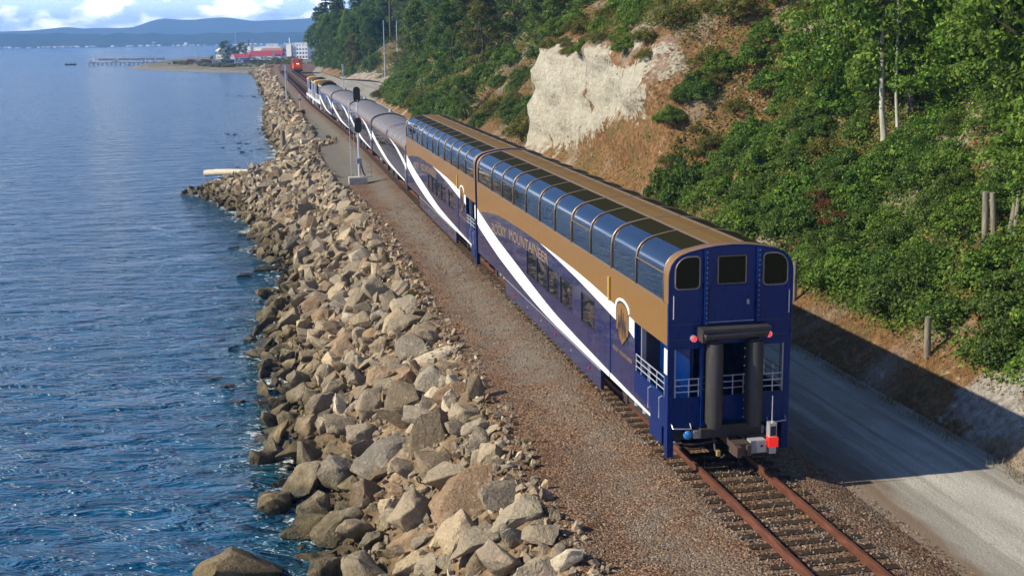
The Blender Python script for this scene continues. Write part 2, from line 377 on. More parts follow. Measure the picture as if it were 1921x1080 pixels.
def mk_water():
    t = NT('sea water')
    a = t.noise(.30, 3, .5, vec=t.vec_scale(t.pos(), (.55, 1.35, 1)), dist=.4)
    rot = t.N.new('ShaderNodeVectorRotate'); rot.rotation_type = 'Z_AXIS'; rot.inputs['Angle'].default_value = .42; t.L.new(t.pos(), rot.inputs['Vector'])
    b = t.noise(.90, 4, .60, vec=t.vec_scale(rot.outputs[0], (.42, 1.25, 1)), dist=.5)
    rot2 = t.N.new('ShaderNodeVectorRotate'); rot2.rotation_type = 'Z_AXIS'; rot2.inputs['Angle'].default_value = -.35; t.L.new(t.pos(), rot2.inputs['Vector'])
    c = t.noise(4.2, 3, .55, vec=t.vec_scale(rot2.outputs[0], (.6, 1.2, 1)))
    big = t.noise(.02, 4, .6, vec=t.vec_scale(t.pos(), (1, .5, 1)))
    h = t.math('ADD', t.math('MULTIPLY', a, 2.0), t.math('ADD', t.math('MULTIPLY', b, 2.0), t.math('MULTIPLY', c, .16)))
    nb = t.bump(h, 1.0, .68)
    col = t.ramp(big, [(.35, (.002, .052, .120)), (.65, (.004, .080, .175))])
    sh = t.attr('shore')
    col = t.mix(t.mr(sh, .10, .8, 0, .85), col, (.022, .060, .048))
    fo = t.noise(2.6, 6, .72, dist=.8); fo2 = t.noise(.35, 3, .5)
    f = t.math('ADD', t.math('MULTIPLY', sh, .72), t.math('ADD', t.mr(fo, .35, .75, -.35, .45), t.mr(fo2, .3, .7, -.2, .2)))
    foam = t.mr(f, .46, .60, 0, .9)
    foam = t.math('MULTIPLY', foam, t.mr(sh, .12, .35))
    col = t.mix(foam, col, (.62, .66, .64))
    return t.done(col, t.math('ADD', t.math('MULTIPLY', foam, .6), .15), 0, nb, IOR=1.333, spec=.36)
M_water = mk_water()

# ------------------------------------------------------------------ the lie of the land (metres; y along the line, rail head z = 0)
WZ = -3.6
XS_Y = np.array([-40, -10, 3.5, 9.7, 13.6, 19, 35, 47, 65, 78, 86, 92, 99, 106, 112, 124, 182, 276, 447, 526, 560, 700, 1500], float)
XS_X = np.array([-9.4, -9.5, -9.65, -9.9, -10.8, -10.6, -10.9, -9.5, -11.8, -13.4, -15.8, -18.0, -13.6, -11.0, -9.6, -8.9, -10.4, -9.4, -11.6, -13.9, -16, -20, -20], float)
def xshore(y): return np.interp(y, XS_Y, XS_X) + .5*fbm(y, y*0+3, 3.0, 3, 5) + .9*fbm(y, y*0+8, 11.0, 2, 6)
SH_Y = np.array([-40, 0, 10, 31, 56, 70, 94, 132, 169, 228, 420, 1500], float)
SH_X = np.array([-5.3, -5.0, -4.8, -4.5, -4.7, -5.9, -5.6, -5.0, -5.1, -5.6, -7.5, -9], float)
def xshoulder(y): return np.interp(y, SH_Y, SH_X) + .35*fbm(y, y*0+9, 2.2, 3, 15)
def track_x(y): return -1.55*smooth(95, 205, y) - .8*smooth(200, 400, y) + 14*smooth(430, 800, y)
FT_Y = np.array([-40, 70, 82, 120, 147, 198, 212, 235, 292, 318, 400, 500, 650, 900], float)
FT_X = np.array([7.6, 7.6, 9.6, 10.5, 9.3, 9.6, 13, 19.5, 19.5, 12, 10, 16, 30, 60], float)
def foot(y): return np.interp(y, FT_Y, FT_X)
PB = ([0, 1.5, 4, 12, 25, 45, 90], [-.5, .65, 2.6, 10.2, 21, 30, 38])
PC = ([0, 1.5, 2.9, 3.6, 4.6, 9, 22, 45, 90], [-.5, .6, 2.5, 9.3, 10.3, 13.5, 23, 30, 38])
def cliffw(y): return smooth(33, 45, y)*(1-smooth(70.5, 73.2, y))
def hill_z(d, y):
    c = cliffw(y); zb = np.interp(d, *PB); zc = np.interp(d, *PC)
    z = zb*(1-c)+zc*c
    w = smooth(.3, 5, d)
    z = z + w*(fbm(d+y*.3, y, 7, 4, 31)*1.6 + fbm(d, y, 1.8, 3, 41)*.35*(1-.6*c))
    x = d + foot(y)
    z = z*(1-.35*smooth(200, 250, y)*smooth(450, 330, y)*1.0)
    z = z + 2.6*np.exp(-((x-24)/6)**2-((y-318)/16)**2)
    return z*(1-smooth(430, 560, y)*.9)
def ground_z(x, y):
    """left of the hill foot"""
    xs, sh = xshore(y), xshoulder(y)
    t = np.clip((x-xs)/(sh-xs), -1.2, 1)
    zb = np.where(t > 0, WZ + (3.15)*np.clip(t, 0, 1)**.85, WZ + 1.5*t)
    return zb
def zone_mesh(name, mat, ys, xs_fn, zf, attr_fn=None, sm=True):
    V = []; A = []
    rows = []
    for y in ys:
        x = xs_fn(y); rows.append(x)
    X = np.array(rows); Y = np.repeat(np.array(ys, float)[:, None], X.shape[1], 1)
    Z = zf(X, Y)
    V = np.stack([X, Y, Z], -1).reshape(-1, 3)
    at = {k: f(X, Y).ravel() for k, f in (attr_fn or {}).items()}
    me = np_mesh(name, V, grid_faces(*X.shape)[:, ::1], mat, sm, at)
    return link(name, me, kind='structure')
YS = np.concatenate([np.arange(-40, 90, .5), np.arange(90, 230, 1.2), np.arange(230, 560, 5)])
bank = zone_mesh('riprap_bank', M_bank, YS,
    lambda y: np.concatenate([[xshore(y)-14, xshore(y)-4], np.linspace(xshore(y)-1.5, xshoulder(y), 16)]),
    lambda x, y: ground_z(x, y) + (x < xshoulder(y)-.05)*fbm(x, y, 1.3, 3, 3)*.35)
def bed_z(x, y):
    tx = track_x(y); d = x-tx
    z = np.interp(d, [-9, -4.4, -3.1, -1.75, 1.75, 2.6], [-.45, -.45, -.42, -.178, -.178, -.47])
    z = np.where(d < -3, z + (x > xshoulder(y)+.05)*fbm(x, y, 1.6, 3, 8)*.13, z)
    return z
def bed_zone(x, y):
    d = x-track_x(y)
    g = np.interp(d, [-6, -3.6, -2.9, -2.0, -1.6, 1.4, 1.8, 2.8], [.0, .08, .6, .6, .22, .25, .35, .15])
    g = np.where(y < 10, g*.6, g*1.1)
    return np.maximum(g, 1.1*smooth(64, 70, y)*(1-smooth(150, 175, y))*(x > xshoulder(y)+.3)*(d < -1.9))
bed = zone_mesh('track_bed', M_gravel, YS,
    lambda y: np.concatenate([np.linspace(xshoulder(y), track_x(y)-3.1, 7), track_x(y)+np.array([-2.6, -2.2, -1.75, -1.0, 0, 1, 1.75, 2.2]), [float(np.interp(y, [-40, 150, 200, 400, 600], [2.7, 2.7, 6.5-1.5, 7, 20]))]]),
    bed_z, {'zone': bed_zone})
def road_left(y): return np.interp(y, [-40, 150, 200, 400, 600], [2.7, 2.7, 5.0, 7, 20])
road = zone_mesh('road', M_road, YS, lambda y: np.linspace(road_left(y), max(foot(y), road_left(y)+.3), 9),
    lambda x, y: -.47 + .0*x + fbm(x, y, 2.5, 3, 19)*.05*(x > road_left(y)+.3)*(x < foot(y)-.3) - .03)
DS = np.concatenate([np.arange(0, 2.6, .22), np.arange(2.6, 4.9, .07), np.arange(4.9, 8, .22), np.arange(8, 30, .65), np.arange(30, 92, 3)])
def clay_attr(x, y):
    d = x-foot(y); z = hill_z(d, y); c = cliffw(y)
    lowz = np.interp(y, [38, 48, 52, 56, 62, 72], [6.9, 5.4, 4.2, 3.2, 2.5, 1.2])
    crack = np.exp(-((y-(53.6+(z-6)*.5))/.22)**2)*(z > 5.6) + np.exp(-((y-47)/3.2)**2)*np.exp(-((z-9.3)/.7)**2)
    return (1-np.clip(crack*1.3, 0, 1))*smooth(.45, .95, c)*smooth(-1.7, 1.5, z-lowz)*(1-smooth(9.2, 10.6, z+fbm(x, y, 2, 3, 3)*1.8))*smooth(37.5, 44, y)
def grey_attr(x, y):
    d = x-foot(y)
    a = np.exp(-((y-1.5)/2.6)**2)*np.exp(-((d-1.3)/1.2)**2)*1.1
    b = smooth(205, 225, y)*(1-smooth(320, 345, y))*(1-smooth(3, 6, d))*.55
    return a+b
hill = zone_mesh('hillside', M_hill, YS, lambda y: max(foot(y), road_left(y)+.3)+DS,
    lambda x, y: hill_z(x-np.maximum(foot(y), 0), y), {'clay': clay_attr, 'grey': grey_attr})
def rough_cliff():
    me = hill.data; n = len(me.vertices); v = np.zeros(n*3); me.vertices.foreach_get('co', v); v = v.reshape(-1, 3)
    d = v[:, 0]-foot(v[:, 1]); m = cliffw(v[:, 1])*smooth(2.5, 3.1, d)*(1-smooth(4.4, 5.6, d))
    v[:, 0] += m*(.75*fbm(v[:, 1], v[:, 2], 2.6, 3, 71) + .30*np.abs(fbm(v[:, 1], v[:, 2], .8, 3, 72)) + .22*np.sin(v[:, 2]*2.3+fbm(v[:, 1], v[:, 2], 4, 2, 74)*5))
    me.vertices.foreach_set('co', v.ravel()); me.update()
rough_cliff()

# low spit and town ground beyond the line
def poly_land(name, outer, z0, z1, inset, mat):
    o = np.array(outer, float); c = o.mean(0); n = len(o)
    pts = []
    for i in range(n):
        a, b = o[i], o[(i+1) % n]
        k = max(1, int(np.hypot(*(b-a))/9))
        for j in range(k): pts.append(a+(b-a)*j/k)
    P = np.array(pts); nx = np.roll(P, -1, 0)-np.roll(P, 1, 0); nr = np.stack([nx[:, 1], -nx[:, 0]], -1); nr /= np.linalg.norm(nr, axis=1)[:, None]
    if ((P+nr-c)**2).sum() > ((P-nr-c)**2).sum(): nr = -nr
    m = MB(); rings = []
    for k, (f, z) in enumerate([(-.6, z0-1.5), (0, z0), (.45, z0+(z1-z0)*.75), (1, z1)]):
        q = P+nr*inset*f + (RNG.normal(0, .6, P.shape) if k else 0)
        rings.append([(a, b, z) for a, b in q])
    R = m.loft(rings, True); m.b.faces.new(R[-1])
    return m.build(name, mat, None, kind='structure')
def mk_town():
    t = NT('grassy point'); n = t.noise(.12, 5, .6); n2 = t.noise(.5, 5, .6); z = t.N.new('ShaderNodeSeparateXYZ'); t.L.new(t.pos(), z.inputs[0])
    c = t.ramp(n, [(.35, (.07, .085, .03)), (.5, (.16, .14, .06)), (.65, (.26, .22, .15))])
    beach = t.ramp(n2, [(.35, (.13, .125, .10)), (.6, (.24, .22, .18))])
    return t.done(t.mix(t.mr(t.math('ADD', z.outputs['Z'], t.mr(n2, .3, .7, -.15, .15)), -2.75, -2.6), beach, c), .9)
M_town = mk_town()
spit = poly_land('low_point_ground', [(-13.9, 526), (-30, 545), (-50, 592), (-75, 648), (-85, 700), (-84, 768), (-81, 920), (-74, 1010), (-46, 1080), (-46, 1500), (160, 1500), (160, 520)], -3.75, -2.35, 16, M_town)

# sea: fine near the line, coarse to the far shore
def build_water():
    xs = np.concatenate([np.linspace(-4200, -400, 12), np.linspace(-380, -60, 20), np.linspace(-58, -24, 24), np.linspace(-23.5, -4, 60), np.linspace(10, 3400, 8)])
    ys = np.concatenate([np.arange(-60, 140, .6), np.arange(140, 400, 3), np.linspace(410, 1500, 40), np.linspace(1700, 6500, 12)])
    X, Y = np.meshgrid(xs, ys); d = xshore(ys)[:, None]-X
    sh = np.exp(-np.maximum(d, 0)/1.9)*(Y < 500)
    Z = np.full_like(X, WZ)
    amp = np.exp(-np.maximum(np.hypot(X+11, Y+27)-60, 0)/90)
    Z = Z + .055*fbm(X*.6, Y*1.3, 3.2, 3, 77)*amp*(X > -60)
    me = np_mesh('sea', np.stack([X, Y, Z], -1).reshape(-1, 3), grid_faces(*X.shape), M_water, True, {'shore': sh.ravel()})
    link('sea', me, kind='structure')
build_water()
def mk_simple(name, stops, scale, rough=.95):
    t = NT(name); n = t.noise(scale, 5, .6); return t.done(t.ramp(n, stops), rough, 0, spec=.05)
def seabed():
    m = MB(); m.box(-4200, 3400, -60, 6500, -5.6, -5.3); m.build('seabed', M_bank, kind='structure')
seabed()

# far shore, mountains
M_forest = mk_simple('distant forest', [(.35, (.018, .032, .022)), (.6, (.05, .062, .045))], .012)
M_mount = mk_simple('distant mountains', [(.35, (.05, .07, .07)), (.65, (.09, .10, .10))], .001)
def far_land():
    xs = np.arange(-3300, 2600, 14.); rows = []
    top = 34 + 5*fbm(xs, xs*0, 500, 4, 51) + 7*fbm(xs, xs*0+5, 40, 3, 52) + np.interp(xs, [-1500, -700, -100, 600], [5, 6, 0, 0])
    for k, (f, dy) in enumerate([(-.2, -15), (0, 0), (.12, 20), (.45, 120), (.8, 320), (1, 520), (.9, 800), (0, 1100)]):
        z = WZ + (top-WZ)*f + (4*fbm(xs, xs*0+k*7, 60, 3, 60+k) if 2 <= k <= 6 else 0)
        if k == 0: z = xs*0+WZ-1.5
        rows.append(np.stack([xs, 3950+dy+30*fbm(xs, xs*0, 700, 2, 90), z], -1))
    V = np.array(rows); link('far_shore', np_mesh('far_shore', V.reshape(-1, 3), grid_faces(*V.shape[:2]), M_forest, True), kind='structure')
    prof = [(-3300, 40), (-1499, 72), (-1339, 74), (-1177, 77), (-1068, 86), (-985, 94), (-904, 84), (-821, 88), (-739, 83), (-655, 88), (-598, 106), (-540, 125), (-484, 133), (-400, 126), (-315, 125), (-229, 132), (-172, 134), (-115, 127), (-29, 114), (58, 116), (175, 120), (292, 127), (468, 98), (645, 51), (2600, 45)]
    xs = np.arange(-3300, 2600, 25.); top = np.interp(xs, *zip(*prof)) + 3*fbm(xs, xs*0, 90, 4, 71)
    rows = []
    for f, dy in [(0, 0), (.35, 250), (.75, 600), (1, 900), (.4, 1300)]:
        rows.append(np.stack([xs, 5950+dy+xs*0, -4+(top+4)*f*.985 + (6*fbm(xs, xs*0+f*9, 120, 3, 80) if 0 < f < 1 else 0)], -1))
    V = np.array(rows); link('mountains', np_mesh('mountains', V.reshape(-1, 3), grid_faces(*V.shape[:2]), M_mount, True), kind='structure')
far_land()
def far_town():
    m = MB()
    for i in range(420):
        x = random.uniform(-1500, 500); hill_ = random.random() < .22
        if random.random() > .45 + .5*float(fbm(x, 0, 160, 2, 99)) + .3*(x < -500): continue
        w, h, d = random.uniform(5, 15), random.uniform(2.5, 5), 8
        y = 3925 if not hill_ else random.uniform(3985, 4060); z = WZ+.3 if not hill_ else WZ+1.5+(y-3970)*.11
        if hill_ and x < -350: continue
        M = Matrix.Translation((x, y, z)) @ Matrix.Rotation(random.uniform(-.9, -.4), 4, 'Z'); m.box(0, w, 0, d, 0, h, M)
    m.build('far_shore_town', paint('far house white', (.78, .75, .70), .7, grime=.3), None, kind='stuff', label='pale band of houses along the far shoreline across the water', cat='town')
far_town()

# haze
def haze():
    m = MB(); m.box(-4400, 3600, -80, 7400, -7, 152)
    mt = bpy.data.materials.new('haze air'); mt.use_nodes = True; N = mt.node_tree.nodes; N.clear()
    o = N.new('ShaderNodeOutputMaterial'); v = N.new('ShaderNodeVolumePrincipled')
    v.inputs['Color'].default_value = (.25, .53, 1.0, 1); v.inputs['Density'].default_value = 2.3e-4; v.inputs['Anisotropy'].default_value = .0
    mt.node_tree.links.new(v.outputs[0], o.inputs['Volume'])
    m.build('haze', mt, None, kind='stuff', label='thin blue sea haze over the water and hills', cat='haze')
haze()
# ------------------------------------------------------------------ track
def rail_line(dx, y0, y1, off=lambda y: track_x(y)):
    ys = list(np.arange(y0, y1, 2. if y1 < 120 else 5.)) + [y1]
    prof = [(-.072, -.185), (-.072, -.165), (-.012, -.14), (-.012, -.045), (-.036, -.03), (-.036, -.002), (.036, 0), (.036, -.03), (.012, -.045), (.012, -.14), (.072, -.165), (.072, -.185)]
    m = MB(); m.loft([[(off(y)+dx+a, y, b+.005) for a, b in prof] for y in ys])
    return m.build('rail', M_rust, bed)
for dx in (-.752, .752): rail_line(dx, -40, 110); rail_line(dx, 110, 640)
off2 = lambda y: float(track_x(y) + 4.3*smooth(150, 215, y))
for dx in (-.752, .752): rail_line(dx, 165, 640, off2)
def ties():
    me = None
    y = -12.; k = 0
    while y < 62:
        m = MB(); 
        if me is None:
            m.box(-1.3, 1.3, -.12, .12, -.36, -.158); o = m.build('railway_tie', M_tie, bed, bevel=.012); me = o.data
        else: o = link('railway_tie', me, bed)
        o.location = (random.uniform(-.03, .03), y + random.uniform(-.02, .02), 0); o.rotation_euler = (0, 0, random.uniform(-.012, .012)); y += .53
    m = MB()
    for yy in np.arange(62, 420, .53 if True else 1):
        x = float(track_x(yy)); m.box(x-1.3, x+1.3, yy-.115, yy+.115, -.3, -.166)
        if yy > 190 and yy < 420: x = off2(yy); m.box(x-1.3, x+1.3, yy-.115, yy+.115, -.3, -.168)
    m.build('railway_ties', M_tie, bed, kind='stuff')
ties()
# ------------------------------------------------------------------ loose stones, boulders
def hull_rock(seed, n=15, sub=True):
    r = random.Random(seed); m = bmesh.new()
    for _ in range(n):
        v = Vector((r.gauss(0, 1), r.gauss(0, 1), r.gauss(0, 1))).normalized()
        q = max(abs(c) for c in v); v = v*(.55+.45/q*.72)*r.uniform(.78, 1.05); m.verts.new((v.x, v.y*.80, v.z*.68))
    bmesh.ops.convex_hull(m, input=m.verts[:]); 
    bmesh.ops.delete(m, geom=[v for v in m.verts if not v.link_faces], context='VERTS')
    if sub:
        bmesh.ops.dissolve_limit(m, angle_limit=.30, verts=m.verts, edges=m.edges)
        bmesh.ops.bevel(m, geom=m.edges[:], offset=.028, segments=1, affect='EDGES', clamp_overlap=True)
        bmesh.ops.triangulate(m, faces=m.faces[:])
        for lim in (.34, .22):
            bmesh.ops.subdivide_edges(m, edges=[e for e in m.edges if e.calc_length() > lim], cuts=1, use_grid_fill=True)
            bmesh.ops.triangulate(m, faces=m.faces[:])
        from mathutils import noise
        for v in m.verts:
            v.co += v.co.normalized()*(.07*noise.noise(v.co*2.1+Vector((seed, 0, 0))) + .05*noise.noise(v.co*5.5+Vector((0, seed, 0))) + .02*noise.noise(v.co*13))
    bmesh.ops.recalc_face_normals(m, faces=m.faces)
    me = bpy.data.meshes.new('riprap_stone'); bmesh.ops.triangulate(m, faces=m.faces[:]); m.to_mesh(me); m.free(); me.materials.append(M_rock)
    if sub:
        me.polygons.foreach_set('use_smooth', [True]*len(me.polygons)); me.set_sharp_from_angle(angle=.55)
    return me
ROCKS = [hull_rock(s) for s in range(14)]
LOWR = []
for s in range(100, 110):
    me = hull_rock(s, 11, False); v = np.zeros(len(me.vertices)*3); me.vertices.foreach_get('co', v); f = np.zeros(len(me.polygons)*3, int); me.polygons.foreach_get('vertices', f)
    LOWR.append((v.reshape(-1, 3), f.reshape(-1, 3)))
def join_rocks(name, items, mat, parent=None, **k):
    """items: (x,y,z,size(3),rotation,tint)"""
    VV = []; FF = []; TT = []; n = 0
    for (x, y, z, s, e, t) in items:
        v, f = LOWR[int(t*1e4) % len(LOWR)]
        M = np.array(Matrix.LocRotScale(None, e.to_quaternion(), Vector(s)).to_3x3())
        VV.append(v @ M.T + (x, y, z)); FF.append(f+n); TT.append(np.full(len(v), t)); n += len(v)
    me = np_mesh(name, np.concatenate(VV), np.concatenate(FF), mat, False, {'tint': np.concatenate(TT)})
    return link(name, me, parent, **k)
from mathutils import Euler
def rand_e(tilt=3.14): return Euler((random.uniform(-tilt, tilt), random.uniform(-tilt, tilt), random.uniform(0, 6.28)))
CAMP = np.array([-11.08, -27.5, 10.6])
def in_view(x, y, z, mx=1.04, my=1.06):
    d = np.array([x, y, z])-CAMP
    R = np.array([.979, -.203, -.0142]); U = np.array([.0547, .1946, .979]); F = np.array([.1951, .9597, -.2025])
    w = d@F
    if w < 1: return False
    return abs(d@R/w*2279/960) < mx and abs(d@U/w*2279/540) < my
heroes = [  # x, y, z, size, tilt, label
 (-7.9, 8.3, -2.3, (1.45, 1.25, .9), (.5, -.5, .4), 'huge pale triangular boulder slab leaning towards the water beside the nearest bank edge', 1),
 (-6.6, 5.4, -1.5, (1.5, 1.2, .75), (.2, -.25, 1.9), 'broad flat-topped whitish boulder just above the pale triangular slab', 4),
 (-5.95, 37.5, -1.1, (1.25, 1.3, 1.25), (.9, .3, .8), 'tall pointed tan boulder with a sunlit face standing high on the bank', 2),
 (-5.4, 15.3, -.9, (1.5, 1.0, .8), (.2, .25, 2.6), 'dark streaked grey boulder half sunk in brown gravel at the bank top', 7),
 (-10.35, 12.9, -3.25, (1.25, .95, .85), (0, .1, .5), 'rounded wet brown boulder with pale barnacle patch at the waterline', 5),
 (-11.25, 8.9, -3.4, (.95, .95, .8), (.2, 0, 1.4), 'round olive brown boulder standing alone in the water near the bank foot', 6),
 (-12.4, 3.6, -3.3, (1.7, 1.2, 1.15), (.1, .2, .4), 'big lumpy pale topped boulder in the water at the bottom edge of the view', 3),
 (-11.3, 49.6, -3.55, (1.15, .6, .42), (0, 0, .25), 'longer low brown rock breaking the surface off the bank', 8),
 (-12.5, 48.0, -3.62, (.85, .55, .4), (0, 0, .5), 'small flat brown rock breaking the surface beside a longer one', 9),
 (-11.2, 88.5, -2.7, (1.9, 1.4, 1.5), (.2, .1, .6), 'large tan boulder among rubble on the rocky point near the driftwood log', 10),
 (-6.2, 2.2, -1.1, (1.9, 1.4, .9), (.1, -.2, .9), 'largest light tan boulder lying at the bottom of the view below the gravel', 11)]
placed = []
for i, (x, y, z, s, e, lab, ri) in enumerate(heroes):
    o = link('boulder', ROCKS[ri], None, label=lab, cat='boulder'); o.location = (x, y, z); o.scale = s; o.rotation_euler = e
    placed.append((x, y, max(s)*.8))
def scatter_rocks():
    cell = {}
    def ok(x, y, r, k):
        for i in range(int(x-2.5), int(x+2.5)+1):
            for j in range(int(y-2.5), int(y+2.5)+1):
                for (a, b, c) in cell.get((i, j), ()):
                    if (a-x)**2+(b-y)**2 < (k*(c+r))**2: return False
        return True
    def add(x, y, r): cell.setdefault((int(x), int(y)), []).append((x, y, r))
    for h in placed: add(*h)
    near = []; far = []
    def gz(x, y): return float(ground_z(np.array(x), np.array(y)))
    for r0, r1, tries, k, up in [(.85, 1.25, 1100, .60, .28), (.6, .85, 3000, .60, .25), (.38, .6, 7000, .58, .22), (.22, .38, 22000, .58, .18)]:
        for _ in range(tries):
            y = random.uniform(-11, 64); a, b = float(xshore(y)), float(xshoulder(y)); u = random.random()
            if r0 < .5 and random.random() < .4: y = random.uniform(-11, 30)
            x = a-.9+(b-a+.45)*u
            if r0 > .8 and (u > .86 or y > 13): continue
            if r0 == .6 and y > 26 and random.random() < .75: continue
            r = random.uniform(r0, r1)
            if not ok(x, y, r, k): continue
            add(x, y, r); near.append((x, y, gz(x, y)+r*up+random.uniform(-.08, .15)*r, r))
    near = [n for n in near if in_view(*n[:3], 1.08, 1.12)]
    near.sort(key=lambda n: -n[3]/math.dist(n[:3], CAMP))
    for (x, y, z, r) in near[:288]:
        o = link('riprap_stone', random.choice(ROCKS), bank)
        s = [r*random.uniform(.75, 1.35), r*random.uniform(.75, 1.2), r*random.uniform(.6, 1.05)]
        o.location = (x, y, z); o.rotation_euler = rand_e(.9); o.scale = s
    items = []
    def item(x, y, z, r): items.append((x, y, z, (r*random.uniform(.75, 1.35), r*random.uniform(.8, 1.2), r*random.uniform(.65, 1.05)), rand_e(1.2), random.random()))
    for n in near[288:]: item(*n)
    for k in range(9000):                       # farther bank, boulders thinning with distance
        y = 62 + 470*random.random()**1.7; a, b = float(xshore(y)), float(xshoulder(y)); u = random.random()**1.35
        x = a-.1+(b-a+.2)*u; r = random.uniform(.2, .8)*(1.2 if random.random() < .12 else .72)*(1+.0012*y)
        item(x, y, gz(x, y)+.2*r, r)
    for k in range(7000):                       # rubble between the big stones
        y = random.uniform(-10, 75); a, b = float(xshore(y)), float(xshoulder(y)); x = a-.6+(b-a+1.2)*random.random(); r = .06+.2*random.random()**2
        item(x, y, gz(min(x, b), y)+.05, r)
    for k in range(900):                        # the rocky point by the log
        y = random.gauss(93, 7); a = float(xshore(y)); x = a-1.3+(random.random()**.7)*9; r = random.uniform(.2, .7); item(x, y, gz(x, y)+.1, r)
    for (cx, cy, n, sp) in [(-9.8, 57, 10, 1.2), (-11.3, 60, 12, 1.4), (-12.0, 74, 9, 1.5), (-11.5, 66, 10, 1.2), (-12.5, 30, 4, .8), (-11.6, 24, 8, 1.0), (-13.5, 150, 10, 2), (-14, 170, 8, 2), (-12, 140, 10, 2), (-15, 300, 30, 5), (-22, 470, 20, 4), (-13, 115, 8, 1.5)]:
        for k in range(n):
            x = random.gauss(cx, sp); y = random.gauss(cy, sp*1.5)
            if x < xshore(y)+.5: items.append((x, y, WZ+random.uniform(-.22, -.02), (random.uniform(.4, .9), random.uniform(.3, .6), random.uniform(.18, .34)), Euler((random.uniform(-.2, .2), random.uniform(-.2, .2), random.uniform(-.5, .5))), random.random()))
    join_rocks('riprap_rubble', items, M_rock, bank, kind='stuff')
scatter_rocks()
def pebbles():
    items = []
    cols = mk_gravel('loose trackside stones', [(.10, .06, .035), (.20, .13, .08), (.28, .20, .13), (.38, .30, .22)], (.24, .22, .18), (.16, .10, .06), s1=3., zone=False)
    for k in range(15000):
        y = -9 + 62*random.random()**1.6; x = random.choice((random.uniform(float(xshoulder(y))-.2, -1.4), random.uniform(1.35, 3.0), random.uniform(-4.5, -1.4)))
        if y > 2 and x > 1.6: continue
        z = float(bed_z(np.array(x), np.array(y))) if x > xshoulder(y) else -.45
        r = random.uniform(.015, .036)*(1+.014*max(0, y)); items.append((x, y, z+r*.3, (r*1.3, r, r*.8), rand_e(), random.random()))
    for k in range(2300):
        y = random.uniform(-9, .6) if k < 1400 else random.uniform(.6, 30); x = random.uniform(-1.45, 1.4) if y < .6 else random.uniform(-1.45, -1.05)
        if abs(abs(x)-.752) < .10: continue
        r = random.uniform(.018, .042); items.append((x, y, -.155+r*.2, (r*1.3, r, r*.8), rand_e(), random.random()))
    join_rocks('loose_ballast', items, cols, bed, kind='stuff')
pebbles()

# ------------------------------------------------------------------ dome cars
PROF = [(-1.6, 4.2), (-1.6, 4.84), (-1.585, 5.0), (-1.54, 5.15), (-1.45, 5.28), (-1.31, 5.39), (-1.1, 5.465), (-.72, 5.545), (-.42, 5.585), (0, 5.605)]
FULL = PROF + [(-x, z) for x, z in reversed(PROF[:-1])]
def wall(m, x, ys, zs, holes):
    """flat side wall at x as quads over ys x zs, skipping cells whose centre lies in a hole"""
    for i in range(len(ys)-1):
        for j in range(len(zs)-1):
            cy, cz = (ys[i]+ys[i+1])/2, (zs[j]+zs[j+1])/2
            if any(a < cy < b and c < cz < d for a, b, c, d in holes): continue
            m.b.faces.new([m.b.verts.new(p) for p in [(x, ys[i], zs[j]), (x, ys[i+1], zs[j]), (x, ys[i+1], zs[j+1]), (x, ys[i], zs[j+1])]])
    bmesh.ops.remove_doubles(m.b, verts=m.b.verts[:], dist=1e-4)
LOWWIN = [(14.68, 16.25), (13.0, 14.57), (11.32, 12.9), (9.46, 11.04), (6.75, 8.32)]
WZ0, WZ1 = 1.89, 2.86
LEN = 26.75
def wheel_set(parent, y, r=.46):
    for sx in (-1, 1):
        m = MB(); m.cyl((sx*.68, y, r), (sx*.82, y, r), r, 20); m.cyl((sx*.60, y, r), (sx*.68, y, r), r+.03, 20); m.cyl((sx*.82, y, r), (sx*1.0, y, r), .14, 10)
        m.build('wheel', M_wheel, parent, sm=.6)
def bogie(parent, yc, wb=2.6, r=.46, name='bogie', nax=2):
    b = empty(name); b.parent = parent
    for k in range(nax): wheel_set(b, yc - wb/2 + wb*k/(nax-1), r)
    for sx in (-1, 1):
        m = MB(); x0, x1 = sorted((sx*1.0, sx*1.16))
        m.prism([(yc-wb/2-.45, .38), (yc-wb/2-.45, .68), (yc-.75, .82), (yc+.75, .82), (yc+wb/2+.45, .68), (yc+wb/2+.45, .38), (yc+.6, .30), (yc-.6, .30)], 'x', x0, x1)
        for k in range(nax):
            y = yc-wb/2+wb*k/(nax-1); m.box(min(x0, x1)-.04, max(x0, x1)+.05, y-.18, y+.18, .26, .64)
        m.build('side_frame', M_black, b, bevel=.02)
        for q in (-.38, .38):
            m = MB(); m.cyl((sx*1.09, yc+q, .45), (sx*1.09, yc+q, .98), .13, 10); m.build('spring', M_grey, b)
    return b
def shield_pts(yc, zc, w, h, n=8):
    """emblem outline (y, z): rounded head, pointed foot"""
    pts = []
    for k in range(n+1):
        a = math.pi*k/n; pts.append((yc + w*.5*math.cos(a), zc + h*.30 + h*.20*math.sin(a)))
    pts += [(yc - w*.5, zc - h*.18), (yc - w*.30, zc-h*.30), (yc, zc - h*.5), (yc + w*.30, zc-h*.30), (yc + w*.5, zc - h*.18)]
    return pts
def text_mesh(body):
    cu = bpy.data.curves.new('lettering', 'FONT'); cu.body = body; cu.size = 1; cu.resolution_u = 3
    ob = bpy.data.objects.new('lettering', cu); C.objects.link(ob)
    dg = bpy.context.evaluated_depsgraph_get(); me = bpy.data.meshes.new_from_object(ob.evaluated_get(dg))
    V = [v.co.copy() for v in me.vertices]; Fc = [tuple(p.vertices) for p in me.polygons]
    bpy.data.objects.remove(ob); bpy.data.curves.remove(cu); bpy.data.meshes.remove(me); return V, Fc
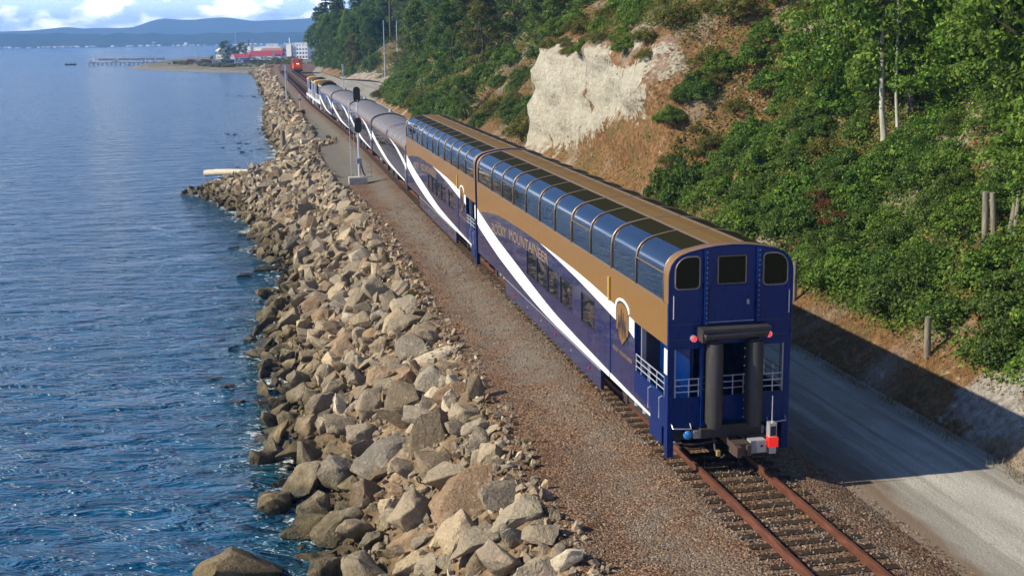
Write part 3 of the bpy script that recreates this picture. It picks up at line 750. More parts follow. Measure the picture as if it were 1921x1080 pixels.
def side_text(parent, body, sx, y0, y1, zfun, hfun, x, mat, name='lettering'):
    V, Fc = text_mesh(body); xs = [v.x for v in V]; a, b = min(xs), max(xs); m = MB(); vv = []
    cap = max(v.y for v in V)
    for v in V:
        u = (v.x-a)/(b-a)
        if sx > 0: yy = y1 + (y0-y1)*u      # right side reads the other way round
        else: yy = y0 + (y1-y0)*u
        vv.append(m.b.verts.new((sx*x, yy, zfun(yy) + v.y/cap*hfun(yy))))
    for f in Fc:
        try: m.b.faces.new([vv[i] for i in f])
        except ValueError: pass
    r = bmesh.ops.extrude_face_region(m.b, geom=m.b.faces[:])
    bmesh.ops.translate(m.b, vec=(sx*.006, 0, 0), verts=[e for e in r['geom'] if isinstance(e, bmesh.types.BMVert)])
    return m.build(name, mat, parent)
BR_LOW = [(LEN, 2.82), (26.2, 2.88), (25.2, 3.03), (24.0, 3.17), (22.9, 3.26), (21.8, 3.35), (19.8, 3.42), (17.8, 3.45), (13.9, 3.46), (11.3, 3.44), (8.8, 3.40), (7, 3.34), (5.0, 3.25), (2.75, 3.16), (0.06, 3.15)]
SW_T = [(LEN, 3.0), (26.2, 2.87), (24, 2.57), (21.9, 2.30), (19.8, 2.10), (17.9, 1.92), (16.2, 1.75), (14.5, 1.59), (13, 1.46), (11.5, 1.36), (8.9, 1.25), (6.1, 1.16), (3.3, 1.08), (1.32, 1.03)]
SW_B = [(LEN, 2.26), (26.2, 2.14), (24, 1.86), (21.9, 1.61), (19.8, 1.43), (17.9, 1.28), (16.2, 1.17), (14.5, 1.08), (13, 1.02), (11.5, .99), (8.9, .985), (6.1, .98), (3.3, .975), (1.32, .97)]
def dome_car(label):
    car = empty('dome_car', label=label, cat='railway carriage', group='blue and bronze bi-level dome cars of the train')
    Z0 = .95
    # lower body: side walls with window openings, floor, ends
    m = MB()
    ys = sorted({1.3, 2.72, LEN} | {v for a in LOWWIN for v in a}); zs = [Z0, 1.24, WZ0, WZ1, 3.15, 4.2]
    for sx in (-1, 1):
        wall(m, sx*1.6, ys, zs, [(a, b, WZ0, WZ1) for a, b in LOWWIN] + [(0, 2.72, 1.24, 3.15), (0, 2.72, 3.15, 4.2)])
    m.box(-1.598, 1.598, 2.722, 2.80, 1.24, 4.19); m.box(-1.598, 1.598, LEN-.06, LEN-.002, Z0, 4.19)
    m.box(-1.45, 1.45, .1, LEN-.1, Z0-.05, Z0+.02); m.box(-1.55, 1.55, .12, 2.72, 1.16, 1.24)      # underfloor, platform floor
    m.build('lower_body', M_side, car)
    m = MB()
    m.box(-1.6, 1.6, .0, 2.715, 3.15, 4.2); m.build('upper_deck_end', M_blue, car)
    for sx in (-1, 1):
        # window recess and panes, lower deck
        for a, b in LOWWIN:
            m = MB(); x = sx*1.575; m.box(min(x, x-sx*.02), max(x, x-sx*.02), a, b, WZ0, WZ1); w = m.build('window', M_glass, car)
            f = MB()
            for q in ((a, a+.035, WZ0, WZ1), (b-.035, b, WZ0, WZ1), (a+.035, b-.035, WZ0, WZ0+.035), (a+.035, b-.035, WZ1-.035, WZ1)):
                xx = sorted((sx*1.574, sx*1.606)); f.box(xx[0], xx[1], *q)
            f.build('window_frame', M_darkline, w)
        # livery
        m = MB(); m.strip([(y, 4.2) for y, z in BR_LOW], BR_LOW, sx*1.606, -sx*.006); m.build('bronze_band', M_bronze, car)
        m = MB(); m.strip(SW_T, SW_B, sx*1.611, -sx*.011); m.build('white_swoosh', M_white, car)
        top = [(13.9, 3.46), (11.3, 3.435), (8.8, 3.395), (7, 3.335), (5.0, 3.245), (4.46, 3.225)]
        bot = [(13.9, 3.455), (11.3, 3.32), (8.8, 3.17), (7, 3.03), (5.0, 2.86), (4.46, 2.82)]
        m = MB(); m.strip(top, bot, sx*1.611, -sx*.011); m.strip([(3.22, 3.20), (2.74, 3.17)], [(3.22, 2.80), (2.74, 2.70)], sx*1.611, -sx*.011)
        m.build('white_stripe', M_white, car)
        m = MB(); m.strip([(.26, 3.06), (.02, 3.06)], [(.26, 2.42), (.02, 2.42)], sx*1.611, -sx*.011); m.build('white_corner_panel', M_white, car)
        # emblem: white surround, dark edge, bronze field, zigzag
        e = MB(); P = shield_pts(3.82, 2.84, 1.34, 1.42); x = sorted((sx*1.60, sx*1.612))
        arch = [p for p in P[:9]]; inner = [(3.82+(a-3.82)*.86, 2.84+(b-2.84)*.90) for a, b in arch]
        e.strip(arch, inner, sx*1.624, -sx*.02); em = e.build('emblem', M_white, car)
        sh = lambda s1: [(3.82+(a-3.82)*s1, 2.84+(b-2.84)*s1) for a, b in P]
        e = MB(); e.prism(sh(.88), 'x', *sorted((sx*1.60, sx*1.616))); e.build('emblem_border', M_darkline, em)
        e = MB(); e.prism(sh(.82), 'x', *sorted((sx*1.60, sx*1.620))); e.build('emblem_field', M_bronze, em)
        e = MB(); e.prism(sh(.70), 'x', *sorted((sx*1.60, sx*1.6225))); e.prism(sh(.66), 'x', *sorted((sx*1.60, sx*1.6235))); e.build('emblem_inner_line', M_bronze, em)
        zig = [(4.24, 2.55), (4.1, 3.05), (4.0, 2.70), (3.88, 3.28), (3.8, 2.62), (3.7, 3.2), (3.62, 2.68), (3.52, 3.02), (3.4, 2.5)]
        e = MB()
        for dz in (0, -.2):
            for (a, b), (c, d) in zip(zig, zig[1:]):
                e.tube([(sx*1.625, a, b+dz), (sx*1.625, c, d+dz)], .011, 4)
        e.build('emblem_mountain_line', M_darkline, em)
        # seams and grab rail
        m = MB(); m.box(*sorted((sx*1.60, sx*1.613)), 5.02, 5.09, .97, 2.84); m.build('door_seam', M_blue, car)
        m = MB(); m.tube([(sx*1.65, 5.05, 3.26), (sx*1.65, 5.05, 3.94)], .035, 6); m.build('marker_bar', M_gold, car)
        zf = lambda y: float(np.interp(y, [12.7, 15, 18, 21, 23.2], [2.88, 2.87, 2.78, 2.60, 2.40])); hf = lambda y: float(np.interp(y, [12.7, 18, 23.2], [.36, .42, .42]))
        for w_, a_, b_, c_, d_ in (('ROCKY', 23.1, 20.1, 4.75, 4.22), ('MOUNTAINEER', 19.45, 12.75, 4.1, 2.95)):
            side_text(car, w_, sx, *((a_, b_) if sx < 0 else (15.75, 12.75) if w_ == 'ROCKY' else (23.1, 16.4)), zf, hf, 1.602, M_letter)
            side_text(car, w_, sx, *((c_, d_) if sx < 0 else (3.48, 2.95) if w_ == 'ROCKY' else (4.75, 3.6)), lambda y: 1.93, lambda y: .11, 1.602, M_letter, 'small_lettering')
        # equipment skirt
        m = MB(); m.box(*sorted((sx*1.48, sx*1.585)), 6.1, 20.4, .32, .945); sk = m.build('side_skirt', M_side, car, bevel=.012)
        for k, y in enumerate((7.4, 9.6, 11.8, 13.9, 16.2, 18.6)):
            l = MB(); l.box(*sorted((sx*1.585, sx*1.612)), y-.03, y+.03, .60, .68); l.build('skirt_light', M_red if k in (0, 2, 5) else M_silver, sk)
        m = MB(); m.box(*sorted((sx*1.588, sx*1.60)), 6.1, 20.4, .90, .93); m.build('skirt_edge', M_silver, sk)
        # platform side: parapet, railing, steps, corner post
        m = MB(); m.box(*sorted((sx*1.53, sx*1.598)), .20, 2.72, 1.0, 1.84); m.box(*sorted((sx*1.50, sx*1.60)), .42, 1.42, .50, 1.0); m.build('platform_side', M_blue, car)
        m = MB(); m.prism([(-.02, 3.15), (-.02, .30), (.12, .26), (.24, .55), (.24, 3.15)], 'x', *sorted((sx*1.44, sx*1.605))); m.build('corner_post', M_blue, car)
        m = MB()
        for z in (1.96, 2.12, 2.28): m.tube([(sx*1.57, .26, z), (sx*1.57, 2.68, z)], .017, 6)
        for y in (.32, .92, 1.5, 1.62, 2.22, 2.66): m.tube([(sx*1.57, y, 1.84), (sx*1.57, y, 2.30)], .017, 6)
        m.build('side_railing', M_silver, car)
        for y in (.42, 1.30):
            m = MB(); m.tube([(sx*1.60, y, 1.78), (sx*1.68, y, 1.74), (sx*1.68, y, 1.22), (sx*1.60, y, 1.18)], .016, 6); m.build('grab_handle', M_silver, car)
        m = MB(); m.box(*sorted((sx*1.1, sx*1.52)), .30, 1.36, .52, .56); m.box(*sorted((sx*1.1, sx*1.50)), .36, 1.36, .80, .84); m.build('step', M_grey, car)
    # glazing: side panes, roof panes and ribs
    ribs = [.36+2.275*k for k in range(12)]; ribs[-1] = 26.42
    pane_me = {}
    iR = 6
    for k in range(11):
        y0, y1 = ribs[k]+.03, ribs[k+1]-.03
        for sx in (-1, 1):
            for part, seg, mat in (('side_window_pane', PROF[:iR+1], M_glass), ('roof_window_pane', PROF[iR:9], M_rglass)):
                key = (part, sx, round(y1-y0, 2))
                if key not in pane_me:
                    m = MB(); P = [(-sx*a*.994 if True else a, b) for a, b in seg]; P = [(sx*abs(a), b-.012) for a, b in P]
                    if part.startswith('roof'): P[0] = (sx*1.085, P[0][1])
                    m.loft([[(a, 0, b) for a, b in P], [(a, y1-y0, b) for a, b in P]])
                    o = m.build(part, mat, car, sm=True); pane_me[key] = o.data
                else: o = link(part, pane_me[key], car)
                o.location.y = y0
            if k in (0, 3, 8, 10):
                m = MB(); m.tube([(sx*1.603, y0, 4.93), (sx*1.603, y1, 4.93)], .018, 5); m.build('window_bar', M_rib, car)
    for k, y in enumerate(ribs):
        m = MB(); r = .034 if k in (2, 4, 8) else .024
        m.tube([(a*1.004, y, b+.004) for a, b in FULL], r, 6); m.build('roof_rib', M_rib, car, sm=True)
    for sx in (-1, 1):
        m = MB(); m.box(*sorted((sx*.40, sx*.47)), .36, 26.42, 5.575, 5.612); m.build('roof_rail', M_rib, car)
        m = MB(); m.box(*sorted((sx*1.585, sx*1.618)), .3, 26.45, 4.185, 4.235); m.build('window_sill', M_rib, car)
    m = MB(); m.loft([[(a, .34, b+.004) for a, b in FULL[8:11]], [(a, 26.44, b+.004) for a, b in FULL[8:11]]]); m.build('roof_centre_panel', M_bronze_roof, car)
    # bronze end arches
    for y0, y1 in ((.0, .34), (26.44, LEN)):
        m = MB(); o1 = [(a*1.006, b+.01) for a, b in [(-1.6, 4.2)]+FULL+[(1.6, 4.2)]]
        m.loft([[(a, y0, b) for a, b in o1], [(a, y1, b) for a, b in o1]]); m.build('end_arch', M_bronze, car, sm=.8)
    m = MB(); m.prism([(a*.997, b-.004) for a, b in FULL], 'y', LEN-.05, LEN-.01); m.build('front_bulkhead', M_blue, car)
    m = MB(); m.box(-1.5, 1.5, .4, 26.4, 4.10, 4.16); m.build('upper_floor', M_black, car)
    # rear face
    m = MB(); m.prism([(-1.595, 3.15), (1.595, 3.15)] + [(-a*.999, b) for a, b in FULL], 'y', -.03, .0); rf = m.build('rear_wall', M_blue, car)
    def rr(x0, x1, z0, z1, r, y0, y1, n=4, big=None):
        pts = []
        for cx, cz, a0, rad in ((x1-r, z1-r, 0, r), (x0+r, z1-r, 90, r), (x0+r, z0+r, 180, r), (x1-r, z0+r, 270, r)):
            for k in range(n+1):
                a = math.radians(a0+90*k/n); pts.append((cx+rad*math.cos(a), cz+rad*math.sin(a)))
        return pts
    def rwin(x0, x1, z0, z1, r, side=0):
        P = rr(x0, x1, z0, z1, r, 0, 0)
        if side:   # outer upper corner is rounder
            R_ = .34; xo = x1 if side > 0 else x0; cxo = xo-side*R_; czo = z1-R_
            arc = [(cxo+side*R_*math.cos(t*math.pi/16), czo+R_*math.sin(t*math.pi/16)) for t in range(9)]
            P = (arc + P[5:]) if side > 0 else (P[:5] + arc[::-1] + P[10:])
        cx, cz = (x0+x1)/2, (z0+z1)/2
        m = MB(); m.prism([(cx+(a-cx)*1.07, cz+(b-cz)*1.06) for a, b in P], 'y', -.045, -.03); w = m.build('rear_window', M_darkline if not side else M_grey, car)
        m = MB(); m.prism(P, 'y', -.052, -.03); m.build('pane', M_rglass, w)
        m = MB(); m.tube([(a, -.058, b) for a, b in P+P[:1]], .012, 4); m.build('window_gasket', M_rib, w)
    rwin(-1.45, -.83, 4.58, 5.36, .11, -1); rwin(.83, 1.45, 4.58, 5.36, .11, 1); rwin(-.36, .36, 4.66, 5.34, .04)
    for sx in (-1, 1):
        m = MB(); m.box(*sorted((sx*.63, sx*.72)), -.15, -.03, 3.66, 5.535); m.build('rear_rib', M_blue, car, bevel=.01)
        m = MB(); m.box(*sorted((sx*.735, sx*.755)), -.05, -.03, 3.66, 5.5); m.build('rib_flange', M_blue, car)
    m = MB(); m.box(-.58, .58, -.05, -.03, 3.72, 4.58); m.box(-.60, .60, -.065, -.03, 4.565, 4.60); m.build('rear_panel', M_blue, car)
    m = MB(); m.tube([(-1.595, -.035, 3.15)] + [(a, -.035, b) for a, b in FULL] + [(1.595, -.035, 3.15)], .022, 5); m.build('rear_edge_trim', M_blue, car)
    for z in (3.68, 3.30):
        for x0, x1 in ((-1.56, -.80), (.80, 1.56)):
            m = MB(); m.box(x0, x1, -.036, -.03, z, z+.022); m.build('panel_seam', M_darkline, car)
    for sx in (-1, 1):
        m = MB(); m.tube([(sx*1.50, -.03, 3.85), (sx*1.50, -.09, 3.85), (sx*1.50, -.09, 4.42), (sx*1.50, -.03, 4.42)], .014, 5); m.build('grab_handle', M_silver, car)
        m = MB()
        for k in range(15): m.ball((sx*.675, -.155, 3.72+.125*k), .010, 5)
        m.build('rib_rivets', M_silver, car, kind='stuff')
    m = MB(); m.box(-.60, .60, -.056, -.05, 3.70, 3.72); m.box(.40, .46, -.075, -.05, 4.12, 4.24); m.build('door_latch', M_grey, car)
    # platform end: parapets, openings, railings, bulkhead doors
    for x0, x1 in ((-1.45, -.76), (.76, 1.45)):
        m = MB(); m.box(x0, x1, -.02, .05, 1.04, 1.82); m.build('end_parapet', M_blue, car)
        m = MB(); m.box(x0, x1, -.02, .06, 3.06, 3.15); m.build('opening_lintel', M_blue, car)
        xx = sorted((math.copysign(.86, x0), math.copysign(.92, x0))); m = MB(); m.box(xx[0], xx[1], .31, 2.63, 1.25, 3.14); m.build('corridor_wall', M_blue, car)
        m = MB()
        for z in (1.96, 2.12, 2.28): m.tube([(x0, .02, z), (x1, .02, z)], .017, 6)
        for x in (x0+.05, (x0+x1)/2+.06, x1-.03): m.tube([(x, .02, 1.82), (x, .02, 2.3)], .017, 6)
        m.build('end_railing', M_silver, car)
    m = MB(); m.box(-.76, -.70, -.10, .10, .95, 3.3); m.box(.70, .76, -.10, .10, .95, 3.3); m.box(-.70, .70, .02, .08, 1.0, 1.80); m.box(-.7, .7, -.02, .3, 3.15, 3.3); m.build('vestibule_frame', M_blue, car)
    m = MB()
    for z in (1.98, 2.14, 2.30): m.tube([(-.68, .05, z), (.68, .05, z)], .016, 6)
    for x in (-.3, .12, .4): m.tube([(x, .05, 1.8), (x, .05, 2.32)], .016, 6)
    m.build('gangway_railing', M_silver, car)
    m = MB(); m.box(-.02, .04, 2.66, 2.72, 1.24, 3.1); m.box(-1.42, -.62, 2.66, 2.715, 1.26, 3.06); d = m.build('bulkhead_door', M_grey, car)
    m = MB(); m.box(-1.30, -.74, 2.64, 2.66, 1.30, 2.98); m.build('door_opening', M_darkline, d)
    # gangway bumpers
    for x in (-.52, .52):
        m = MB(); m.tube([(x, -.40, 1.12), (x, -.40, 1.3), (x, -.40, 3.0), (x, -.38, 3.25)], [.17, .195, .195, .19], 14)
        m.box(x-.13, x+.13, -.38, -.02, 1.16, 3.3); m.build('gangway_bumper', M_rubber, car, sm=.7)
        m = MB()
        for k in range(9): m.ball((x-.235 if x > 0 else x+.235, -.28, 1.3+.22*k), .016, 6)
        m.build('bumper_rivets', M_silver, car, kind='stuff')
    m = MB(); m.tube([(-.84, -.40, 3.44), (-.80, -.40, 3.45), (.80, -.40, 3.47), (.84, -.40, 3.46)], [.08, .12, .12, .08], 12); m.box(-.88, .88, -.50, -.02, 3.55, 3.63); m.box(-.88, -.80, -.46, -.02, 3.3, 3.56); m.build('gangway_hood', M_rubber, car, sm=.6)
    m = MB(); m.box(-.50, .50, -.02, .05, 1.82, 3.3) if False else m.box(-.60, .60, 1.2, 1.26, 1.24, 1.9); m.build('inner_gate', M_blue, car)
    # underframe end, coupler, hoses
    m = MB(); m.box(-.80, .80, -.22, .3, .80, 1.03); m.box(-1.35, 1.35, .3, .55, .62, .95); m.box(-.45, .45, -.30, .2, 1.03, 1.14); m.build('buffer_beam', M_black, car, bevel=.02)
    m = MB(); m.box(-.11, .11, -.62, .3, .60, .78); m.box(-.2, .2, -.95, -.60, .54, .84); m.box(-.2, -.08, -1.15, -.95, .56, .82); m.box(.1, .2, -1.05, -.95, .56, .82); m.build('coupler', M_wheel, car, bevel=.03)
    for sx, x in ((-1, -1.08), (1, 1.08)):
        m = MB(); m.ball((x, -.06, .86), .115, 10, (1, .6, 1)); m.build('cable_socket', M_ltblue, car)
        m = MB(); m.box(*sorted((x-sx*.15, x-sx*.38)), -.08, .1, .76, .96); m.build('socket_box', M_grey, car)
        m = MB(); m.tube([(sx*1.50, -.04, 1.16), (sx*1.50, -.14, 1.08), (sx*1.02, -.14, 1.04), (sx*1.02, -.04, 1.16)], .016, 6); m.build('uncoupling_lever', M_silver, car)
        m = MB(); m.cyl((sx*.98, -.03, 3.34), (sx*.98, -.14, 3.34), .085, 12); h = m.build('tail_lamp', M_silver, car, sm=.6)
        m = MB(); m.ball((sx*.98, -.145, 3.34), .06, 10); m.build('lens', M_redlamp, h, sm=True)
        m = MB(); m.tube([(sx*.42, -.1, .80), (sx*.44, -.3, .50), (sx*.34, -.5, .36), (sx*.28, -.55, .45)], .03, 6); m.build('air_hose', M_rubber, car)
        m = MB(); m.box(*sorted((sx*1.40, sx*1.50)), .0, .12, 1.84, 3.06); m.build('opening_frame', M_grey, car)
    m = MB(); m.box(-.46, -.38, -.50, -.40, .40, .54); m.build('hose_coupling', M_brass, car)
    m = MB(); m.tube([(-1.2, .0, .62), (-.9, -.05, .60), (-.3, -.05, .66)], .03, 6); m.build('brake_pipe', M_rubber, car)
    m = MB(); m.tube([(.25, -.4, .55), (.5, -.5, .32), (.72, -.5, .30), (.86, -.5, .42), (.80, -.45, .66)], .028, 6); m.build('brake_hose', M_rubber, car)
    bogie(car, 3.55); bogie(car, 23.2)
    m = MB(); m.box(-.9, .9, 6.2, 20.3, .42, .9); m.build('equipment_boxes', M_black, car)
    m = MB(); m.box(-1.42, 1.42, .6, 26.1, .86, .93); m.build('underframe', M_black, car)
    return car
dome = dome_car('blue and bronze glass dome carriage at the tail of the train showing its red lamps')
def eot():
    t = empty('end_of_train_device', (.56, -.74, .70), label='grey box with red flashing marker hung on the last carriage coupler', cat='tail marker')
    m = MB(); m.box(-.30, .10, -.12, .16, -.16, .16); m.build('battery_box', M_grey, t, bevel=.015)
    m = MB(); m.box(-.14, .10, -.135, -.12, -.15, .15); m.build('box_door', M_silver, t)
    m = MB(); m.cyl((-.02, -.14, .02), (-.02, -.142, .02), .035, 8); m.build('box_latch', M_darkline, t)
    m = MB(); m.box(.18, .36, -.14, .06, -.20, .58); m.build('marker_case', M_silver, t, bevel=.02)
    m = MB(); m.box(.20, .34, -.15, -.14, .26, .50); m.build('marker_slot', M_darkline, t)
    m = MB(); m.box(.15, .40, -.17, .0, -.03, .22); m.build('red_marker', mk_lamp('red marker', (1, .03, .02), .35), t, bevel=.03)
    m = MB(); m.tube([(.27, -.05, .58), (.27, -.05, 1.25)], .012, 5); m.build('antenna', M_silver, t)
eot()
dome2 = copy_tree(dome); dome2.location.y = 27.2
dome2['label'] = 'blue and bronze glass dome carriage between the tail dome car and the silver-roofed cars'

# ------------------------------------------------------------------ single-level cars
SP = [(-1.55, 3.30), (-1.53, 3.46), (-1.42, 3.68), (-1.20, 3.86), (-.85, 4.00), (-.45, 4.09), (0, 4.12)]; SPF = SP + [(-a, b) for a, b in reversed(SP[:-1])]
def pose(o, y):
    a = float(track_x(y)); b = float(track_x(y+24)); o.location = (a, y, 0); o.rotation_euler.z = -math.atan2(b-a, 24)
def coach(label, L_=25.4, baggage=False):
    car = empty('baggage_car' if baggage else 'coach', label=label, cat='railway carriage', group='silver-roofed blue coaches of the train')
    Lc = L_; sc = Lc/LEN
    m = MB(); m.box(-1.55, 1.55, .1, Lc-.1, 1.0, 3.30); m.build('body', M_side, car)
    m = MB(); m.loft([[(a, y, b) for a, b in SPF] for y in (.05, .9, Lc-.9, Lc-.05)]); m.b.faces.new([m.b.verts.new((a, .06, b)) for a, b in SPF]); m.b.faces.new([m.b.verts.new((a, Lc-.06, b)) for a, b in SPF]); m.build('roof', M_roofs, car, sm=.7)
    for y in (.05, Lc-.05):
        m = MB(); m.tube([(a*1.01, y, b+.02) for a, b in SPF], .06, 6); m.build('roof_end_band', M_black, car)
    for k in range(9):
        m = MB(); y = 2.2+k*(Lc-4.4)/8; m.tube([(a*1.003, y, b+.003) for a, b in SPF], .018, 4); m.build('roof_seam', M_grey, car)
    m = MB(); m.cyl((.5, 3.0, 4.02), (.5, 3.0, 4.32), .16, 8); m.build('roof_vent', M_silver, car)
    for sx in (-1, 1):
        s = lambda P, za, zb: [(y*sc, za+(z-.97)/(3.46-.97)*(zb-za)) for y, z in P]
        m = MB(); m.strip(s(SW_T, .99, 3.15), [(a, t_-(t_-b)*(.62 if a < Lc*.9 else .72)) for (a, t_), (a2, b) in zip(s(SW_T, .99, 3.15), s(SW_B, .93, 3.15))], sx*1.562, -sx*.012); m.build('white_swoosh', M_white, car)
        tp = [(11.5*sc, 3.20), (9*sc, 3.12), (6.5*sc, 2.98), (4.0*sc, 2.75), (1.5*sc, 2.45), (.15, 2.25)]; bt = [(11.5*sc, 3.19), (9*sc, 3.02), (6.5*sc, 2.78), (4*sc, 2.46), (1.5*sc, 2.08), (.15, 1.84)]
        m = MB(); m.strip(tp, bt, sx*1.562, -sx*.012); m.build('white_stripe', M_white, car)
        m = MB(); m.box(*sorted((sx*1.54, sx*1.562)), .1, Lc-.1, 3.20, 3.34); m.build('bronze_cantrail', M_bronze, car)
        if baggage:
            for y in (8.2, 13.6):
                m = MB(); m.box(*sorted((sx*1.5, sx*1.558)), y, y+1.7, 1.25, 3.05); m.build('baggage_door', M_darkline, car)
        else:
            for k in range(11):
                y = 3.2+k*1.75
                m = MB(); m.box(*sorted((sx*1.5, sx*1.557)), y, y+1.25, 2.10, 2.86); m.build('window', M_glass, car)
        m = MB(); m.tube([(sx*1.60, .5, 1.3), (sx*1.60, .5, 2.9)], .02, 5); m.build('grab_rail', M_silver, car)
        m = MB(); m.box(*sorted((sx*1.2, sx*1.5)), .4, 1.2, .45, .95); m.build('step_box', M_black, car)
        for y in (7.2, 10.4, 14.2):
            m = MB(); m.box(*sorted((sx*.8, sx*1.45)), y*sc, (y+2.0)*sc, .45, .97); m.build('equipment_box', M_black, car)
    m = MB(); m.box(-.6, .6, -.18, .1, 1.0, 3.45); m.box(-.6, .6, Lc-.1, Lc+.18, 1.0, 3.45); m.build('gangway', M_rubber, car)
    m = MB(); m.box(-1.3, 1.3, .2, Lc-.2, .85, 1.0); m.build('underframe', M_black, car)
    bogie(car, 3.6*sc); bogie(car, Lc-3.6*sc)
    return car
co = coach('silver-roofed blue coach coupled directly ahead of the two glass dome cars'); pose(co, 54.6)
for y, lab in ((80.6, 'silver-roofed blue coach in the middle of the train behind the black signal heads'), (106.6, 'silver-roofed blue coach coupled just behind the baggage car')):
    c2 = copy_tree(co); c2['label'] = lab; pose(c2, y)
bg = coach('blue baggage car with dark side doors coupled right behind the locomotives', 21.0, True); bg['group'] = 'cars of the train'; pose(bg, 132.6)

# ------------------------------------------------------------------ locomotives
def loco(name, label, body, trim, bandm, roofm, group=None, wide=False):
    l = empty(name, label=label, cat='locomotive'); 
    if group: l['group'] = group
    def P(n, mat, *boxes, bev=.03):
        m = MB()
        for b in boxes: m.box(*b)
        return m.build(n, mat, l, bevel=bev)
    P('underframe', trim, (-1.5, 1.5, .3, 17.7, 1.25, 1.55)); P('fuel_tank', M_black, (-1.3, 1.3, 6.5, 11.0, .35, 1.22), bev=.1)
    P('rear_hood', body, (-.95, .95, 1.2, 11.6, 1.55, 3.75)); P('hood_band', bandm, (-1.0, 1.0, 1.15, 11.6, 3.55, 3.95))
    P('cab', body, (-1.5, 1.5, 11.6, 14.4, 1.55, 4.05)); P('nose', trim if not wide else body, (-1.35 if wide else -.8, 1.35 if wide else .8, 14.4, 16.6, 1.55, 3.0), bev=.15)
    m = MB(); m.prism([(-1.56, 4.0), (-1.3, 4.28), (-.7, 4.42), (.7, 4.42), (1.3, 4.28), (1.56, 4.0)], 'y', 11.4, 14.6); m.build('cab_roof', bandm, l)
    m = MB(); m.prism([(-1.15, 3.9), (-1.05, 4.2), (-.6, 4.42), (.6, 4.42), (1.05, 4.2), (1.15, 3.9)], 'y', 1.3, 7.5); m.build('radiator_housing', roofm, l)
    for y in (2.4, 4.2, 6.0, 9.2):
        m = MB(); m.cyl((0, y, 4.3 if y < 8 else 3.9), (0, y, 4.5 if y < 8 else 4.15), .55, 14); m.build('roof_fan', M_black, l)
    for sx in (-1, 1):
        for y in (11.8, 13.1):
            m = MB(); m.box(*sorted((sx*1.48, sx*1.52)), y, y+1.05, 2.9, 3.7); m.build('cab_window', M_glass, l)
        m = MB(); m.box(*sorted((sx*1.2, sx*1.53)), 11.3, 11.58, 1.55, 4.0); m.build('cab_pillar', trim, l)
        m = MB(); m.box(*sorted((sx*.97, sx*1.53)), .9, 1.15, 1.55, 3.7); m.build('rear_pillar', trim, l)
        for k in range(5):
            m = MB(); m.box(*sorted((sx*.95, sx*1.0)), 1.6+k*1.9, 3.1+k*1.9, 1.8, 3.3); m.build('hood_door', body, l)
        m = MB(); m.tube([(sx*1.46, .5, 2.45), (sx*1.46, 11.4, 2.45)], .03, 5)
        for k in range(8): m.tube([(sx*1.46, .6+k*1.5, 1.55), (sx*1.46, .6+k*1.5, 2.45)], .025, 5)
        m.build('handrail', trim, l)
        m = MB(); m.box(*sorted((sx*1.1, sx*1.45)), .3, .9, .5, 1.25); m.box(*sorted((sx*1.1, sx*1.45)), 17.1, 17.7, .5, 1.25); m.build('step', trim, l)
    for y0, y1 in ((.05, .3), (17.7, 17.95)): P('end_beam', trim, (-1.45, 1.45, y0, y1, .75, 1.6))
    m = MB(); m.box(-1.25, -.1, 14.40, 14.45, 3.2, 3.75); m.box(.1, 1.25, 14.40, 14.45, 3.2, 3.75); m.build('windscreen', M_glass, l)
    bogie(l, 3.3, 2.7); bogie(l, 14.7, 2.7)
    return l
M_cream = paint('cream trim', (.78, .76, .68), .45, grime=.2)
l1 = loco('locomotive', 'white and navy locomotive with yellow roof band, coupled to the baggage car', M_blue, M_white, M_gold, M_black, 'white and blue locomotives heading the train'); pose(l1, 154.3)
l2 = copy_tree(l1); l2['label'] = 'leading white and navy locomotive with yellow roof band at the head of the passenger train'; pose(l2, 172.6)
of = loco('locomotive', 'bright orange freight locomotive facing the sea line beside the dark wooded bluff', M_orange, M_orange, M_orange, M_black, None, True)
of.location = (off2(386)+.0, 404, 0); of.rotation_euler = (0, 0, math.pi)
for b in (-.5, .5):
    m = MB(); m.ball((b*.5, 16.65, 2.75), .13, 8); m.build('headlight', mk_lamp('lit headlight', (1, .75, .35), 2.5), of)
m = MB(); m.box(-1.5, 1.5, 17.95, 18.1, .3, .9); m.build('snow_plough', M_black, of)
m = MB(); m.box(-1.38, 1.38, 14.8, 16.62, 2.0, 2.35); m.build('nose_stripe', M_gold, of)
